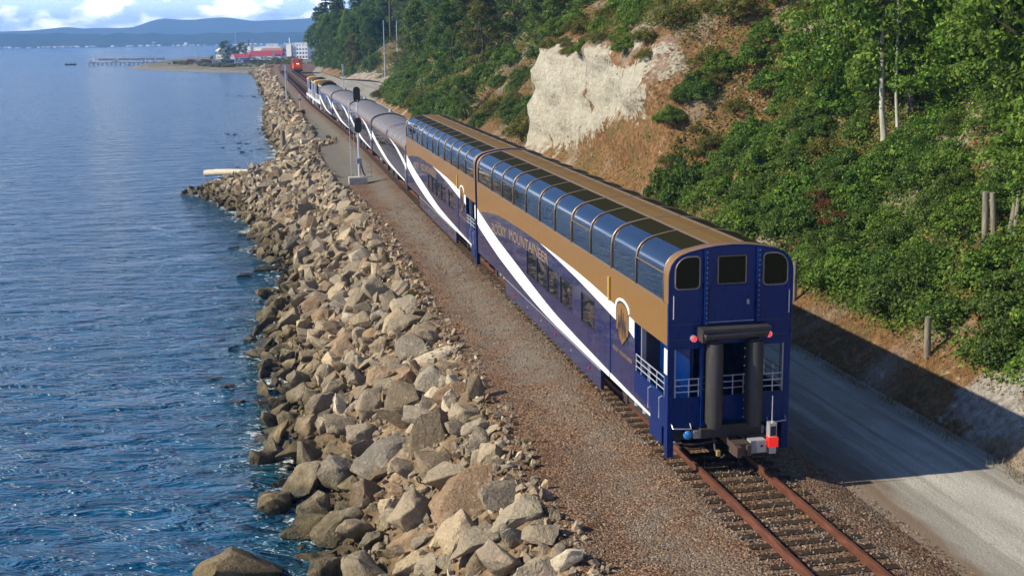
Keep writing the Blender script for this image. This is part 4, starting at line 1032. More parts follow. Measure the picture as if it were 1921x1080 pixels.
# ------------------------------------------------------------------ signals, poles, posts, logs
def signal():
    s = empty('railway_signal', (-3.75, 67.5, -.45), label='tall silver signal mast with two black oval signal heads on a concrete block', cat='signal')
    m = MB(); m.box(-.85, -.35+.9, -.5, .5, -.15, .55); m.box(.2, .95, -.3, .4, .55, .62) ; m.build('concrete_base', M_conc, s, bevel=.03)
    m = MB(); m.tube([(0, 0, .5), (0, 0, 7.2)], .085, 10); m.tube([(0, 0, .5), (0, 0, 1.7)], .12, 10); m.build('mast', M_silver, s)
    m = MB(); m.box(-.2, .2, -.18, .18, 1.6, 2.0); m.build('junction_box', M_grey, s, bevel=.02)
    m = MB(); m.tube([(.12, 0, 1.6), (.3, .05, .9), (.5, .1, .5)], .06, 6); m.build('cable_conduit', M_wheel, s)
    m = MB()
    for dx in (.55, .95): m.tube([(dx, .2, .6), (dx, .2, 1.6)], .02, 5)
    for z in (.9, 1.25, 1.6): m.tube([(.55, .2, z), (.95, .2, z)], .02, 5)
    m.build('step_rail', M_grey, s)
    for z in (6.9, 4.55):
        h = MB(); pts = []
        for k in range(13): a = math.pi*k/12; pts.append((.26*math.cos(a), z+.33+.26*math.sin(a)))
        for k in range(13): a = math.pi+math.pi*k/12; pts.append((.26*math.cos(a), z-.33+.26*math.sin(a)))
        h.prism(pts, 'y', -.32, -.10); hd = h.build('signal_head', M_black, s, bevel=.03)
        for dz in (-.33, 0, .33):
            g = MB(); g.tube([(0, -.10, z+dz), (0, .25, z+dz+.02)], .12, 10); g.build('lamp_hood', M_black, hd)
    m = MB(); m.box(-.62, .05, -.35, .5, 5.55, 5.6)
    for x, y in ((-.6, -.33), (-.6, .48), (.02, .48), (.02, -.33)): m.tube([(x, y, 5.6), (x, y, 6.5)], .022, 5)
    for z in (6.05, 6.5): m.tube([(-.6, -.33, z), (-.6, .48, z), (.02, .48, z)], .022, 5)
    m.build('service_platform', M_silver, s)
    m = MB()
    for dx in (-.62, -.32): m.tube([(dx, .3, .5), (dx, .3, 5.6)], .018, 5)
    for k in range(15): m.tube([(-.62, .3, .8+.32*k), (-.32, .3, .8+.32*k)], .014, 4)
    m.build('ladder', M_silver, s)
signal()
def small_mast(name, loc, h, label, head=True, r=.07):
    s = empty(name, loc, label=label, cat='signal' if head else 'marker post')
    m = MB(); m.tube([(0, 0, -.3), (0, 0, h)], r, 8); m.build('mast', M_silver, s)
    if head:
        for z in (h-.3, h-1.9):
            m = MB(); m.box(-.2, .2, -.12, .12, z-.5, z+.5); m.build('signal_head', M_silver, s, bevel=.08)
        m = MB(); m.tube([(.35, .1, -.2), (.35, .1, h-.2)], .02, 5); m.build('ladder', M_silver, s)
        m = MB(); m.box(-.3, .3, -.3, .3, -.3, .3); m.build('base', M_conc, s)
    else:
        m = MB(); m.box(-.16, .16, -.05, .05, h-.55, h); m.build('marker_plate', M_white, s)
        m = MB(); m.box(-.17, .17, -.06, .06, h-.9, h-.7); m.build('lower_plate', M_black, s)
small_mast('railway_signal', (5.6, 222, -.5), 6.0, 'pale signal mast on the landward side of the track by the dirt road', True, .09)
small_mast('railway_signal', (-6.1, 206, -.6), 6.4, 'pale signal mast on the seaward side standing at the top of the rock bank', True, .09)
small_mast('marker_post', (-4.9, 168, -.5), 2.7, 'short black post with small white plate beside the gravel ahead of the coaches', False, .05)
def pole(loc, h, label, r=.1):
    o = MB().tube([(0, 0, -1), (.1, 0, h)], [r*1.2, r*.8], 8).build('pole', M_silver, None, label=label, cat='pole'); o.location = loc
pole((20.2, 283, .4), 14.6, 'taller bare pale pole rising from the bare earth mound against the wooded bluff')
pole((25.0, 297, 2.6), 12.4, 'shorter bare pale pole rising out of bushes against the wooded bluff')
def wpost(loc, h, r, lean, label, cat='post'):
    n = 8; pts = [(lean[0]*k/3*h, lean[1]*k/3*h, -.4+(h+.4)*k/3) for k in range(4)]
    o = MB().tube(pts, [r*1.1, r, r*.96, r*.9], 9).build('wooden_post', M_post, None, sm=.8, label=label, cat=cat); o.location = loc
wpost((-8.4, 131, -3.6), 2.9, .33, (0, 0), 'grey weathered pile stub standing upright at the foot of the rock bank')
wpost((9.05, 6.05, .45), 1.45, .11, (-.05, 0), 'pale fence post standing at the edge of the brush above the shaded roadside bank')
wpost((8.85, 15.5, .45), 1.55, .10, (0, 0), 'pale fence post seen just past the corner of the rear carriage')
for i, (x, y, h, lx, lab) in enumerate([(12.9, 9.25, 1.75, -.06, 'thickest of the old grey posts standing in the hillside brush'), (13.1, 9.0, 1.6, -.12, 'old grey post leaning just beside the thickest one in the hillside brush'),
        (13.1, 8.45, 1.3, .16, 'short old grey post leaning outward at the far end of the post row'), (13.3, 8.3, 1.5, .05, 'old grey upright post crossing behind the short leaning one')]):
    z = float(hill_z(np.array(x-foot(y)), np.array(y))); wpost((x, y, z-.1), h+.35, .115-.012*i, (lx, 0), lab)
def log(p0, p1, r0, r1, label, branches=()):
    m = MB(); a, b = Vector(p0), Vector(p1); pts = [a.lerp(b, t)+Vector((0, 0, .05*math.sin(t*5))) for t in (0, .2, .45, .7, 1)]
    m.tube(pts, [r0*(1-t)+r1*t for t in (0, .2, .45, .7, 1)], 10)
    for q in branches: m.tube([q[0], q[1]], [.08, .03], 6)
    m.build('driftwood_log', M_drift, None, sm=.8, label=label, cat='driftwood')
log((-16.9, 101.5, -2.7), (-11.6, 94.4, -2.0), .34, .30, 'thick bleached driftwood trunk jutting over the water from the rocky point')
log((-12.8, 97.6, -2.3), (-9.6, 89.2, -2.3), .20, .13, 'thin bleached driftwood pole lying across the rubble beside the thick trunk', [((-12.2, 96.2, -2.3), (-12.6, 96.0, -1.3)), ((-11.5, 94.2, -2.3), (-11.1, 93.9, -1.6))])
# pale angular slabs near the gravel patch
for (x, y, z, s, e, lab) in [(-6.9, 99, -1.2, (.5, 2.4, .35), (0, .2, -.3), 'long narrow pale concrete slab at the seaward edge of the grey gravel patch'), (-5.7, 111, -.5, (1.2, .25, .22), (0, 0, .35), 'pale squared timber lying at the edge of the grey gravel patch')]:
    m = MB(); m.box(-s[0], s[0], -s[1], s[1], -s[2], s[2]); o = m.build('concrete_slab' if 'slab' in lab else 'timber', M_conc if 'slab' in lab else M_drift, None, bevel=.05, label=lab, cat='slab' if 'slab' in lab else 'timber'); o.location = (x, y, z); o.rotation_euler = e

# ------------------------------------------------------------------ foliage
def leaf_mesh(name, Cn, Nn, size, tint, mat):
    """one folded diamond leaf (4 verts, 2 tris) per centre"""
    n = len(Cn); Nn = Nn/np.linalg.norm(Nn, axis=1)[:, None]
    r = RNG.normal(size=(n, 3)); T = np.cross(Nn, r); T /= np.linalg.norm(T, axis=1)[:, None]; B = np.cross(Nn, T)
    s = (size*RNG.uniform(.6, 1.3, n))[:, None] if np.ndim(size) == 0 else (size*RNG.uniform(.7, 1.3, n))[:, None]
    f = RNG.uniform(-.25, .25, (n, 1))
    V = np.stack([Cn-T*s*.55, Cn+B*s*.36+Nn*s*f, Cn+T*s*.55, Cn-B*s*.36+Nn*s*f], 1).reshape(-1, 3)
    i = np.arange(n)[:, None]*4; Fc = np.concatenate([i+[0, 2, 1], i+[0, 3, 2]], 1).reshape(-1, 3)
    return np_mesh(name, V, Fc, mat, False, {'tint': np.repeat(tint, 4)})
def clump_cloud(cl, per, flat=.75):
    """cl: list (x,y,z,r). leaves on the shells of clumps, more on the upper side"""
    P = []; N = []; T = []
    for (x, y, z, r) in cl:
        k = int(per*(r**2)*RNG.uniform(.75, 1.25)) if per > 20 else int(per)
        d = RNG.normal(size=(k, 3)); d /= np.linalg.norm(d, axis=1)[:, None]; d[:, 2] = np.where(RNG.random(k) < .6, np.abs(d[:, 2]), d[:, 2])
        rad = r*RNG.uniform(.45, 1.08, k)**.7
        p = d*rad[:, None]*[1, 1, flat]; p += (x, y, z); P.append(p)
        n = d + RNG.normal(0, .55, (k, 3)) + [0, 0, .35]; N.append(n)
        T.append(np.clip(RNG.normal(.42, .2, k)+RNG.normal(0, .12), 0, 1))
    return np.concatenate(P), np.concatenate(N), np.concatenate(T)
TREES = {}
def trunk_tube(m, p0, p1, r0, r1, wob=.15, n=7, segs=5, seed=0):
    r = random.Random(seed); a, b = Vector(p0), Vector(p1)
    pts = [a.lerp(b, k/segs)+Vector((r.gauss(0, wob), r.gauss(0, wob), 0))*(0 if k in (0,) else 1) for k in range(segs+1)]
    m.tube(pts, [r0+(r1-r0)*k/segs for k in range(segs+1)], n); return pts
def broadleaf(seed, h, rad, base, leaf, nclump, per, mat, bark):
    r = np.random.default_rng(seed); cl = []
    for k in range(nclump):
        u = r.random(); zc = base + (h-base)*u; env = rad*(math.sin(math.pi*min(1, .18+.80*u)))**.55*(1+.25*math.sin(k*2.4))
        a = r.random()*6.283; q = env*r.random()**.45; cr = rad*r.uniform(.16, .30)
        cl.append((q*math.cos(a), q*math.sin(a), zc - .15*q, cr))
    P, N, T = clump_cloud(cl, per); me = leaf_mesh('crown', P, N, leaf, T, mat)
    m = MB(); top = trunk_tube(m, (0, 0, -1.2), (.2, .1, h*.8), h*.020+.06, .03, .12, 8, 6, seed)
    for k in range(9):
        c = cl[int(r.integers(len(cl)))]; i = int(r.integers(2, 6)); m.tube([top[i], Vector(top[i]).lerp(Vector(c[:3]), .55)+Vector((0, 0, -.2)), Vector(c[:3])], [.09, .06, .02], 5)
    bmesh.ops.recalc_face_normals(m.b, faces=m.b.faces); tm = bpy.data.meshes.new('trunk'); m.b.to_mesh(tm); m.b.free(); tm.materials.append(bark)
    return me, tm
def conifer(seed, h, rad):
    r = np.random.default_rng(seed); cl = []; z = h*.12
    m = MB(); trunk_tube(m, (0, 0, -1), (0, 0, h), h*.016+.1, .03, .05, 8, 6, seed)
    while z < h:
        u = (z/h); R = rad*(1-u)**.75*r.uniform(.75, 1.15)+.15; nb = int(6 + 3*(1-u))
        for k in range(nb):
            a = r.random()*6.28; L_ = R*r.uniform(.55, 1.12); m.tube([(0, 0, z), (L_*math.cos(a), L_*math.sin(a), z-.16*L_)], [.05, .01], 4)
            for q in np.arange(.25, 1.01, .16):
                cl.append((L_*q*math.cos(a), L_*q*math.sin(a), z-.16*L_*q*q, .22+.30*(1-q)*(1.2-u)+.1))
        z += h*.034*r.uniform(.8, 1.2)
    P, N, T = clump_cloud(cl, 9, .42); me = leaf_mesh('crown', P, N, .34, T, M_conif)
    tm = bpy.data.meshes.new('trunk'); bmesh.ops.recalc_face_normals(m.b, faces=m.b.faces); m.b.to_mesh(tm); m.b.free(); tm.materials.append(M_bark)
    return me, tm
def shrub(seed, leaf, nclump, per, mat, tall=1.0):
    r = np.random.default_rng(seed); cl = []
    for k in range(nclump):
        a = r.random()*6.283; q = r.random()**.5; z = tall*(1-q*q)*r.uniform(.25, 1.0); cl.append((q*math.cos(a)*1.0, q*math.sin(a)*1.0, .08+z*.95, r.uniform(.17, .33)))
    P, N, T = clump_cloud(cl, per); me = leaf_mesh('foliage', P, N, leaf, T, mat)
    m = MB()
    for k in range(10):
        c = cl[int(r.integers(len(cl)))]; m.tube([(c[0]*.15, c[1]*.15, -.3), (c[0]*.6, c[1]*.6, c[2]*.6), c[:3]], [.035, .022, .008], 4)
    sm_ = bpy.data.meshes.new('stems'); bmesh.ops.recalc_face_normals(m.b, faces=m.b.faces); m.b.to_mesh(sm_); m.b.free(); sm_.materials.append(M_bark)
    return me, sm_
KIND = {
 'maple': [broadleaf(s, 9.5, 4.0, .9, .22, 150, 200, M_leaf, M_bark) for s in (1, 2)],
 'alder': [broadleaf(s, 11, 3.1, 1.0, .26, 110, 175, mt, M_bark) for s, mt in ((5, M_leafd), (6, M_leafo), (7, M_leaf))],
 'conifer': [conifer(s, 19, 4.0) for s in (8, 9)],
 'shrub': [shrub(s, lf, nc, per, mt, tl) for s, lf, nc, per, mt, tl in ((11, .085, 70, 1500, M_leaf, 1.), (12, .08, 70, 1500, M_leafd, 1.2), (13, .075, 55, 1200, M_leafo, .9), (14, .085, 60, 1500, M_leafd, 1.), (15, .10, 60, 1100, M_leaf, 1.3))],
 'redbush': [shrub(21, .10, 22, 700, M_redleaf, .7)]}
NAMES = {'maple': ('maple_tree', 'crown', 'trunk', 'tree'), 'alder': ('broadleaf_tree', 'crown', 'trunk', 'tree'), 'conifer': ('conifer_tree', 'crown', 'trunk', 'tree'), 'shrub': ('shrub', 'foliage', 'stems', 'shrub'), 'redbush': ('red_leaved_bush', 'foliage', 'stems', 'shrub')}
def hz(x, y): return float(hill_z(np.array(max(0., x-float(foot(y)))), np.array(float(y))))
def plant(kind, v, x, y, s, label, group=None, z=None, sz=None, tilt=.06):
    nm, a, b, cat = NAMES[kind]; me, tm = KIND[kind][v]
    t = empty(nm, (x, y, hz(x, y)-.1*s if z is None else z), random.uniform(0, 6.28), label=label, cat=cat)
    if group: t['group'] = group
    t.rotation_euler.x = random.uniform(-tilt, tilt); t.rotation_euler.y = random.uniform(-tilt, tilt)
    t.scale = (s, s, sz or s*random.uniform(.85, 1.2)); link(a, me, t); link(b, tm, t); return t
rnd = random.Random(5)
def U(a, b): return rnd.uniform(a, b)
def occupied(lst, x, y, d):
    return any((x-a)**2+(y-b)**2 < (d+c)**2 for a, b, c in lst)
SP_ = []
def vis(x, y, r=2.): 
    z = hz(x, y); return in_view(x, y, z+r, 1.15, 1.3)
TONE = {('maple', 0): 'fresh green', ('maple', 1): 'deep green', ('alder', 0): 'dark green', ('alder', 1): 'olive', ('alder', 2): 'bright green', ('conifer', 0): 'dark', ('conifer', 1): 'dark',
        ('shrub', 0): 'bright green', ('shrub', 1): 'dark green', ('shrub', 2): 'olive', ('shrub', 3): 'deep green', ('shrub', 4): 'fresh green'}
def spread_plants(kind, vs, n, xr, yr, sr, dmin, label, group, cond=None):
    k = 0; t = 0
    while k < n and t < n*40:
        t += 1; y = U(*yr); x = float(foot(y)) + U(*xr)
        if cond and not cond(x, y): continue
        s = U(*sr)
        if occupied(SP_, x, y, dmin*s*.5) or not vis(x, y): continue
        v = rnd.choice(vs); f = (s-sr[0])/(sr[1]-sr[0]); d = (x-float(foot(y))-xr[0])/(xr[1]-xr[0]); e = (y-yr[0])/(yr[1]-yr[0])
        sz = 'small' if f < .33 else ('middle-sized' if f < .67 else 'large')
        where = 'low' if d < .33 else ('halfway up' if d < .67 else 'high')
        far = 'near end' if e < .33 else ('middle' if e < .67 else 'far end')
        lab = f"{sz} {TONE[(kind, v)]} {label[0]} {where} at the {far} of {label[1]}"
        SP_.append((x, y, dmin*s*.5)); plant(kind, v, x, y, s, lab, group); k += 1
notcliff = lambda x, y: float(clay_attr(np.array(x), np.array(float(y)))) < .15 and not (36 < y < 73 and 1 < x-float(foot(y)) < 6)
# specific trees and bushes
for (x, y, s, lab) in [(16.8, 21.5, .95, 'leafy maple with two slender pale trunks showing, high in the brush beyond the rear carriage'), (17.4, 16.0, .9, 'bushy maple with hidden trunk beside the one with two pale trunks')]:
    plant('maple', 0, x, y, s, lab, tilt=.02, z=hz(x, y)+1.2); SP_.append((x, y, 1.2))
def pale_trunks():
    for (x, y, h, lean, r, lab) in [(15.4, 21.0, 3.1, -.10, .15, 'thicker of two slender pale tree stems in the brush with a forked side branch'), (15.5, 20.1, 3.3, -.07, .085, 'thinner of two slender pale tree stems in the brush')]:
        m = MB(); z = hz(x, y); m.tube([(0, 0, -.5), (lean*h*.3, 0, h*.3), (lean*h*.6, .1, h*.65), (lean*h*1.3, 0, h*1.9)], [r*1.15, r, r*.8, r*.5], 8)
        if r > .15: m.tube([(lean*h*.6, .1, h*.62), (lean*h*.6-.5, -.3, h*.75), (lean*h*.6-1.2, -.5, h*.80)], [.06, .045, .02], 6)
        o = m.build('tree_stem', M_pale, None, sm=.8, label=lab, cat='tree stem'); o.location = (x, y, z-.1)
pale_trunks()
plant('alder', 0, 12.6, 116, .55, 'single dark green bushy tree standing alone at the foot of the brown slope'); SP_.append((12.6, 116, 3))
for i, (x, y, s) in enumerate([(11.0, 33.5, 1.35), (10.6, 36.2, 1.1)]):
    plant('shrub', 1, x, y, s, ['dark green bush nearest the right-hand edge of the brown talus below the white cliff', 'smaller dark bush growing lower on the talus below the white cliff'][i], sz=s*1.7); SP_.append((x, y, 1.2))
for i, (x, y, s) in enumerate([(11.6, 18.6, .62), (11.3, 17.0, .7), (11.8, 20.0, .5)]):
    plant('redbush', 0, x, y, s, 'low bush of dark red leaves trailing through the green brush above the last carriage', 'dark red bushes in the brush', z=hz(x, y)+1.0)
# wood at the far end and the tree line against the sky
conif = [(13.0, 420, 1.45), (16.5, 412, 1.3), (27, 345, 1.2), (33, 352, 1.25), (40, 330, 1.2), (22, 398, 1.2), (48, 320, 1.3)]
for i, (x, y, s) in enumerate(conif):
    plant('conifer', i % 2, x, y, s, 'tall dark conifer standing closest to the water at the far end of the wooded bluff' if i == 0 else 'dark conifer rising out of the far wood on the bluff', None if i == 0 else 'conifers of the far wood'); SP_.append((x, y, 1.5))
for i, (x, y, sc, lab) in enumerate([(12.6, 424, 1.7, 'large dark tree hanging over the line at the seaward tip of the far wood'), (13.5, 408, 1.5, 'broad dark tree just nearer than the seaward tip of the far wood'), (14.0, 436, 1.9, 'tall dark tree behind the seaward tip of the far wood'), (15.2, 392, 1.4, 'rounded dark tree above the orange locomotive'), (17.5, 418, 1.9, 'tallest leafy tree under the conifers of the far wood'), (13.6, 372, 1.2, 'dark tree overhanging the dirt road beyond the landward signal')]):
    plant('alder', (0, 2, 0, 0, 2, 0)[i], x, y, sc, lab); SP_.append((x, y, 2.5))
spread_plants('shrub', (0, 1, 3), 20, (2.2, 9), (206, 322), (1.6, 3.0), 1.3, ('bush', 'the earth bay'), 'bushes around the earth bay')
spread_plants('shrub', (2, 0, 4), 30, (5.5, 16), (24, 40), (.8, 1.5), 1.2, ('bush', 'the cliffside slope'), 'bushes beside the cliff')
spread_plants('alder', (0, 1, 2, 0), 90, (1.5, 34), (318, 432), (.9, 1.5), 4.0, ('tree', 'the far wood'), 'trees of the far wood')
spread_plants('alder', (0, 1, 2), 60, (2, 44), (205, 318), (.8, 1.25), 4.2, ('tree', 'the middle wood'), 'trees of the wood behind the earth bay', lambda x, y: x > 23 and not (y > 275 and x < 27))
spread_plants('alder', (0, 1, 2, 0), 62, (7, 46), (86, 205), (.65, 1.05), 4.3, ('tree', 'the middle slope'), 'trees on the middle slope')
spread_plants('shrub', (0, 1, 3, 4, 2), 62, (.8, 11), (124, 210), (1.1, 2.2), 1.3, ('bush', 'the bluff foot'), 'bushes at the foot of the middle slope')
spread_plants('shrub', (0, 1, 3, 2), 42, (2.6, 14), (74, 124), (.9, 1.9), 1.5, ('bush', 'the brown slope'), 'bushes beyond the white cliff')
spread_plants('shrub', (0, 2, 2, 4), 50, (5.6, 24), (34, 76), (.8, 1.6), 1.5, ('bush', 'the cliff top slope'), 'bushes above the white cliff', notcliff)
spread_plants('alder', (1, 2), 16, (13, 40), (40, 86), (.45, .75), 5.0, ('thin tree', 'the cliff top slope'), 'small trees above the white cliff')
spread_plants('maple', (0, 1), 72, (6.2, 26), (1, 40), (.62, 1.08), 2.1, ('maple', 'the maple slope'), 'maples on the slope opposite the last carriage', lambda x, y: x-float(foot(y)) > 6.6 + max(0, (y-20)*.30) and not (6.5 < y < 24 and x < 16.3))
spread_plants('shrub', (0, 1, 3, 4), 86, (2.0, 11), (2, 34), (.7, 1.45), 1.05, ('bush', 'the roadside brush'), 'bushes opposite the last carriage', lambda x, y: not (7.3 < y < 10.2 and 11.2 < x < 14.0) and not (18.5 < y < 22 and 13.5 < x < 16) and x-float(foot(y)) > 2.0+.03*y)
spread_plants('shrub', (2, 0), 12, (3, 12), (25, 37), (.4, .9), 1.4, ('bush', 'the bare slope'), 'small bushes on the bare brown slope')
spread_plants('shrub', (2, 0), 8, (1.0, 2.4), (44, 72), (.25, .5), 1.5, ('low bush', 'the talus under the cliff'), 'tiny bushes on the talus')
for i in range(16):
    y = 43.5+i*1.85+rnd.uniform(-.5, .5); x = float(foot(y))+rnd.uniform(3.9, 5.0)
    plant('shrub', rnd.choice((2, 2, 0)), x, y, rnd.uniform(.6, 1.15), f"{['olive', 'ragged', 'yellowish', 'dense'][i % 4]} {['small bush', 'bush', 'scrubby bush', 'low bush'][i//4]} overhanging the top edge of the white cliff", 'bushes on the cliff edge', z=hz(x, y)-.15)
for i in range(12):
    y = 35.5+rnd.uniform(0, 6.5); x = float(foot(y))+rnd.uniform(3.2, 7.5)
    plant('shrub', rnd.choice((2, 0, 3)), x, y, rnd.uniform(.5, 1.0), f"{['yellow green', 'olive', 'dark'][i % 3]} bush at the ragged edge where the white cliff meets the brush", 'bushes at the ragged cliff edge')
# continuous ground cover
def cover(name, label, cat, n, xr, yr, size, hgt, mats, dens=None, clip=None, tl=(.45, .2)):
    y = RNG.uniform(*yr, n*3); d = RNG.uniform(xr[0]**.5 if xr[0] > 0 else 0, xr[1]**.5, n*3)**2 if xr[1] > 15 else RNG.uniform(*xr, n*3)
    f = fbm(d+y*.2, y, 5.5, 4, 201)+.18+.0*y
    keep = f + (dens(d, y) if dens else 0) > RNG.uniform(-.10, .25, n*3)
    x = foot(y)+d; ca = clay_attr(x, y); keep &= ca < .3; keep &= ~((cliffw(y) > .3) & (d > .8) & (d < 5.6) & (RNG.random(n*3) > .14))
    x, y, d = x[keep][:n], y[keep][:n], d[keep][:n]; z = hill_z(d, y)
    h = RNG.random(len(x))**1.4*hgt*(1+fbm(x, y, 1.3, 2, 9)*1.2).clip(.2, 2)
    N = np.stack([RNG.normal(-.35, .6, len(x)), RNG.normal(0, .6, len(x)), np.ones(len(x))*.8], -1)
    T = np.clip(RNG.normal(tl[0], tl[1], len(x))+.25*fbm(x, y, 2, 2, 4), 0, 1)
    link(name, leaf_mesh(name, np.stack([x, y, z+h], -1), N, size, T, mats), None, label=label, cat=cat, kind='stuff')
gap = lambda d, y: -.55*np.exp(-((y-33)/5.0)**2)*(d < 6) + .14 - .25*(d < 3)*(y > 70)
cover('undergrowth', 'thick leafy undergrowth covering the slope opposite the last carriage', 'undergrowth', 120000, (1.6, 20), (-9, 34), .125, .85, M_leaf, gap)
cover('dark_undergrowth', 'darker leafy patches mixed through the slope undergrowth', 'undergrowth', 50000, (2.0, 26), (-9, 60), .13, .8, M_leafd, gap)
cover('dry_undergrowth', 'dry reddish brown brush on the bare patches of the slope', 'undergrowth', 42000, (1.3, 22), (-9, 125), .10, .35, M_dry, lambda d, y: .12+.25*np.exp(-((y-31)/8.0)**2)+.2*(d < 2.5))
cover('olive_undergrowth', 'olive scrub over the slope above and beyond the white cliff', 'undergrowth', 95000, (2.4, 34), (20, 130), .15, .8, M_leafo, lambda d, y: .16-.3*(d < 4)-.4*((y < 30) & (d < 6)))
cover('far_undergrowth', 'green scrub clothing the middle slope of the bluff', 'undergrowth', 60000, (.8, 40), (118, 330), .36, 1.3, M_leafd, lambda d, y: .25-.9*((y > 208) & (y < 322) & (d < 2.5)))
def grass():
    n = 26000; y = -9 + 75*RNG.random(n)**1.3; x = foot(y)+np.where(RNG.random(n) < .2, RNG.normal(-.25, .15, n), RNG.uniform(.02, 2.2, n)); d = np.maximum(x-foot(y), 0)
    keep = fbm(x, y, .9, 3, 61)+.15 > RNG.uniform(-.3, .3, n); keep &= ~((np.abs(y-1.5) < 2) & (d > .4)&(RNG.random(n)<.6)); x, y, d = x[keep], y[keep], d[keep]; n = len(x)
    z = np.where(x > foot(y), hill_z(d, y), -.5); a = RNG.uniform(0, 6.28, n); w = .012; h = RNG.uniform(.06, .26, n)
    b = np.stack([x, y, z], -1); t = np.stack([np.cos(a)*w, np.sin(a)*w, 0*a], -1); top = b+np.stack([RNG.normal(0, .07, n), RNG.normal(0, .07, n), h], -1)
    V = np.stack([b-t, b+t, top], 1).reshape(-1, 3); me = np_mesh('bank_grass', V, np.arange(n*3).reshape(-1, 3), M_dry, False, {'tint': np.repeat(RNG.random(n), 3)})
    link('bank_grass', me, None, label='dry brown and green grass on the roadside bank in the shade of the train', cat='grass', kind='stuff')
grass()
def bank_shrubs():
    for (x, y, s, lab) in [(-5.0, 24.5, .32, 'small dark dried weed clump on the brown gravel beside the rock bank'), (-4.2, 30.5, .22, 'tiny dried weed on the gravel farther along the rock bank')]:
        plant('shrub', 2, x, y, s, lab, z=-.5)
bank_shrubs()

# ------------------------------------------------------------------ the low point: buildings, trees, pier
M_wall = paint('white wall', (.84, .83, .80), .7, grime=.15); M_redroof = paint('red roof', (.34, .035, .05), .6, grime=.2); M_brown = paint('brown roof', (.30, .17, .12), .7, grime=.3)
M_tent = paint('white canvas', (.85, .85, .84), .8, grime=.05); M_navy = paint('blue cladding', (.05, .08, .30), .6)
GZ = -2.35
def bld(name, label, x0, x1, y0, y1, h, wall_m, roof=None, roof_m=None, wins=None, group=None, z0=GZ, cat='building'):
    b = empty(name, ((x0+x1)/2, y0, z0), math.radians(-24 if name not in ('red_roofed_hall', 'red_roofed_wing') else -12), label=label, cat=cat); hw = (x1-x0)/2; d = y1-y0
    if group: b['group'] = group
    m = MB(); m.box(-hw, hw, 0, d, 0, h); m.build('wall', wall_m, b)
    if roof: m = MB(); m.prism([(-.4, h-.05), (d+.4, h-.05), (d/2, h+roof)], 'x', -hw-.5, hw+.5); m.build('roof', roof_m, b)
    else: m = MB(); m.box(-hw-.15, hw+.15, -.15, d+.15, h, h+.35); m.build('roof', roof_m or wall_m, b)
    if wins:
        nx, nz, w, hh = wins; me = None
        for i in range(nx):
            for j in range(nz):
                px = -hw + (i+.5)*2*hw/nx; pz = (j+.55)*h/nz
                if me is None: m = MB(); m.box(-w/2, w/2, -.06, .0, -hh/2, hh/2); o = m.build('window', M_glass, b); me = o.data
                else: o = link('window', me, b)
                o.location = (px, 0, pz)
    return b
bld('office_block', 'white four-storey flat-roofed building half hidden by the dark wood', 12.4, 23, 820, 834, 10.4, M_wall, None, M_wall, (5, 4, 1.3, 1.5))
b = bld('annex_tower', 'plain white stair block joined to the four-storey building by the wood', 8.4, 11.9, 822, 832, 10.0, M_wall)
m = MB(); m.tube([(-.4, 3, 10.6), (-.4, 3, 14.2)], .3, 6); m.build('flue', M_wall, b)
b = bld('red_roofed_hall', 'long low hall with a dark red roof behind the white tents', -15.8, 3.8, 757, 769, 3.2, M_wall, 3.2, M_redroof, (9, 1, 1.2, 1.3))
b = bld('red_roofed_wing', 'lower red-roofed wing with white gable beside the long hall', -27.5, -16.2, 758, 768, 2.6, M_wall, 2.2, M_redroof, (4, 1, 1.1, 1.2))
m = MB(); m.prism([(-5.4, 0), (-2.6, 0), (-2.6, 2.6), (-4.0, 4.6), (-5.4, 2.6)], 'y', -.8, 0); m.build('gable', M_wall, b)
o = MB().box(-1.0, -.0+.3, 0, 1.6, 0, 6.2).build('chimney_stack', M_conc, None, label='grey chimney stack rising in front of the long red roof', cat='chimney'); o.location = (-.6, 755, GZ)
bld('blue_shed', 'small blue shed at the near corner of the red-roofed hall', -21.5, -17.5, 750, 755, 2.0, M_navy)
bld('brown_roofed_house', 'house with a brown roof showing above the long red roof', -9.5, 6, 880, 892, 4.6, M_wall, 2.6, M_brown)
bld('long_white_warehouse', 'long white flat building behind the brown roof', -14.5, 9, 1000, 1020, 7.2, M_wall, None, M_wall, (10, 1, 1., .8))
bld('waterfront_house', 'white waterfront building behind the round trees with a dark funnel', -28.5, -15.5, 1040, 1055, 7.6, M_wall, None, M_wall, (5, 1, 1.2, 1.0))
m = MB(); m.tube([(0, 0, 0), (0, 0, 5.2)], [.55, .45], 8); o = m.build('dark_funnel', M_black, None, label='dark slim funnel on top of the white waterfront building', cat='funnel'); o.location = (-17.2, 1048, GZ+7.9)
bld('white_house', 'white house at the seaward end of the round trees', -40.5, -35.6, 900, 912, 5.6, M_wall, 2.0, M_wall)
for i, (x, w) in enumerate(((5.0-8.5, 5.4), (4.6-2.5, 4.2))):
    m = MB(); m.box(0, w, 0, 5, 0, 2.6); o = m.build('rooftop_unit', M_wall, None, bevel=.5, label=['larger white rounded tank standing above the long white building', 'smaller white rounded tank above the long white building'][i], cat='tank'); o.location = (x, 1003, 5.25)
m = MB(); m.tube([(0, 0, 0), (0, 0, 21)], [.18, .10], 6); o = m.build('flagpole', M_silver, None, label='tall thin pale flagpole behind the round trees on the point', cat='flagpole'); o.location = (-29, 1100, GZ)
m = MB(); m.tube([(0, 0, 0), (0, 0, 9)], [.15, .08], 6); o = m.build('flagpole', M_silver, None, label='thin pole standing alone above the beach on the point', cat='flagpole'); o.location = (-54, 880, GZ)
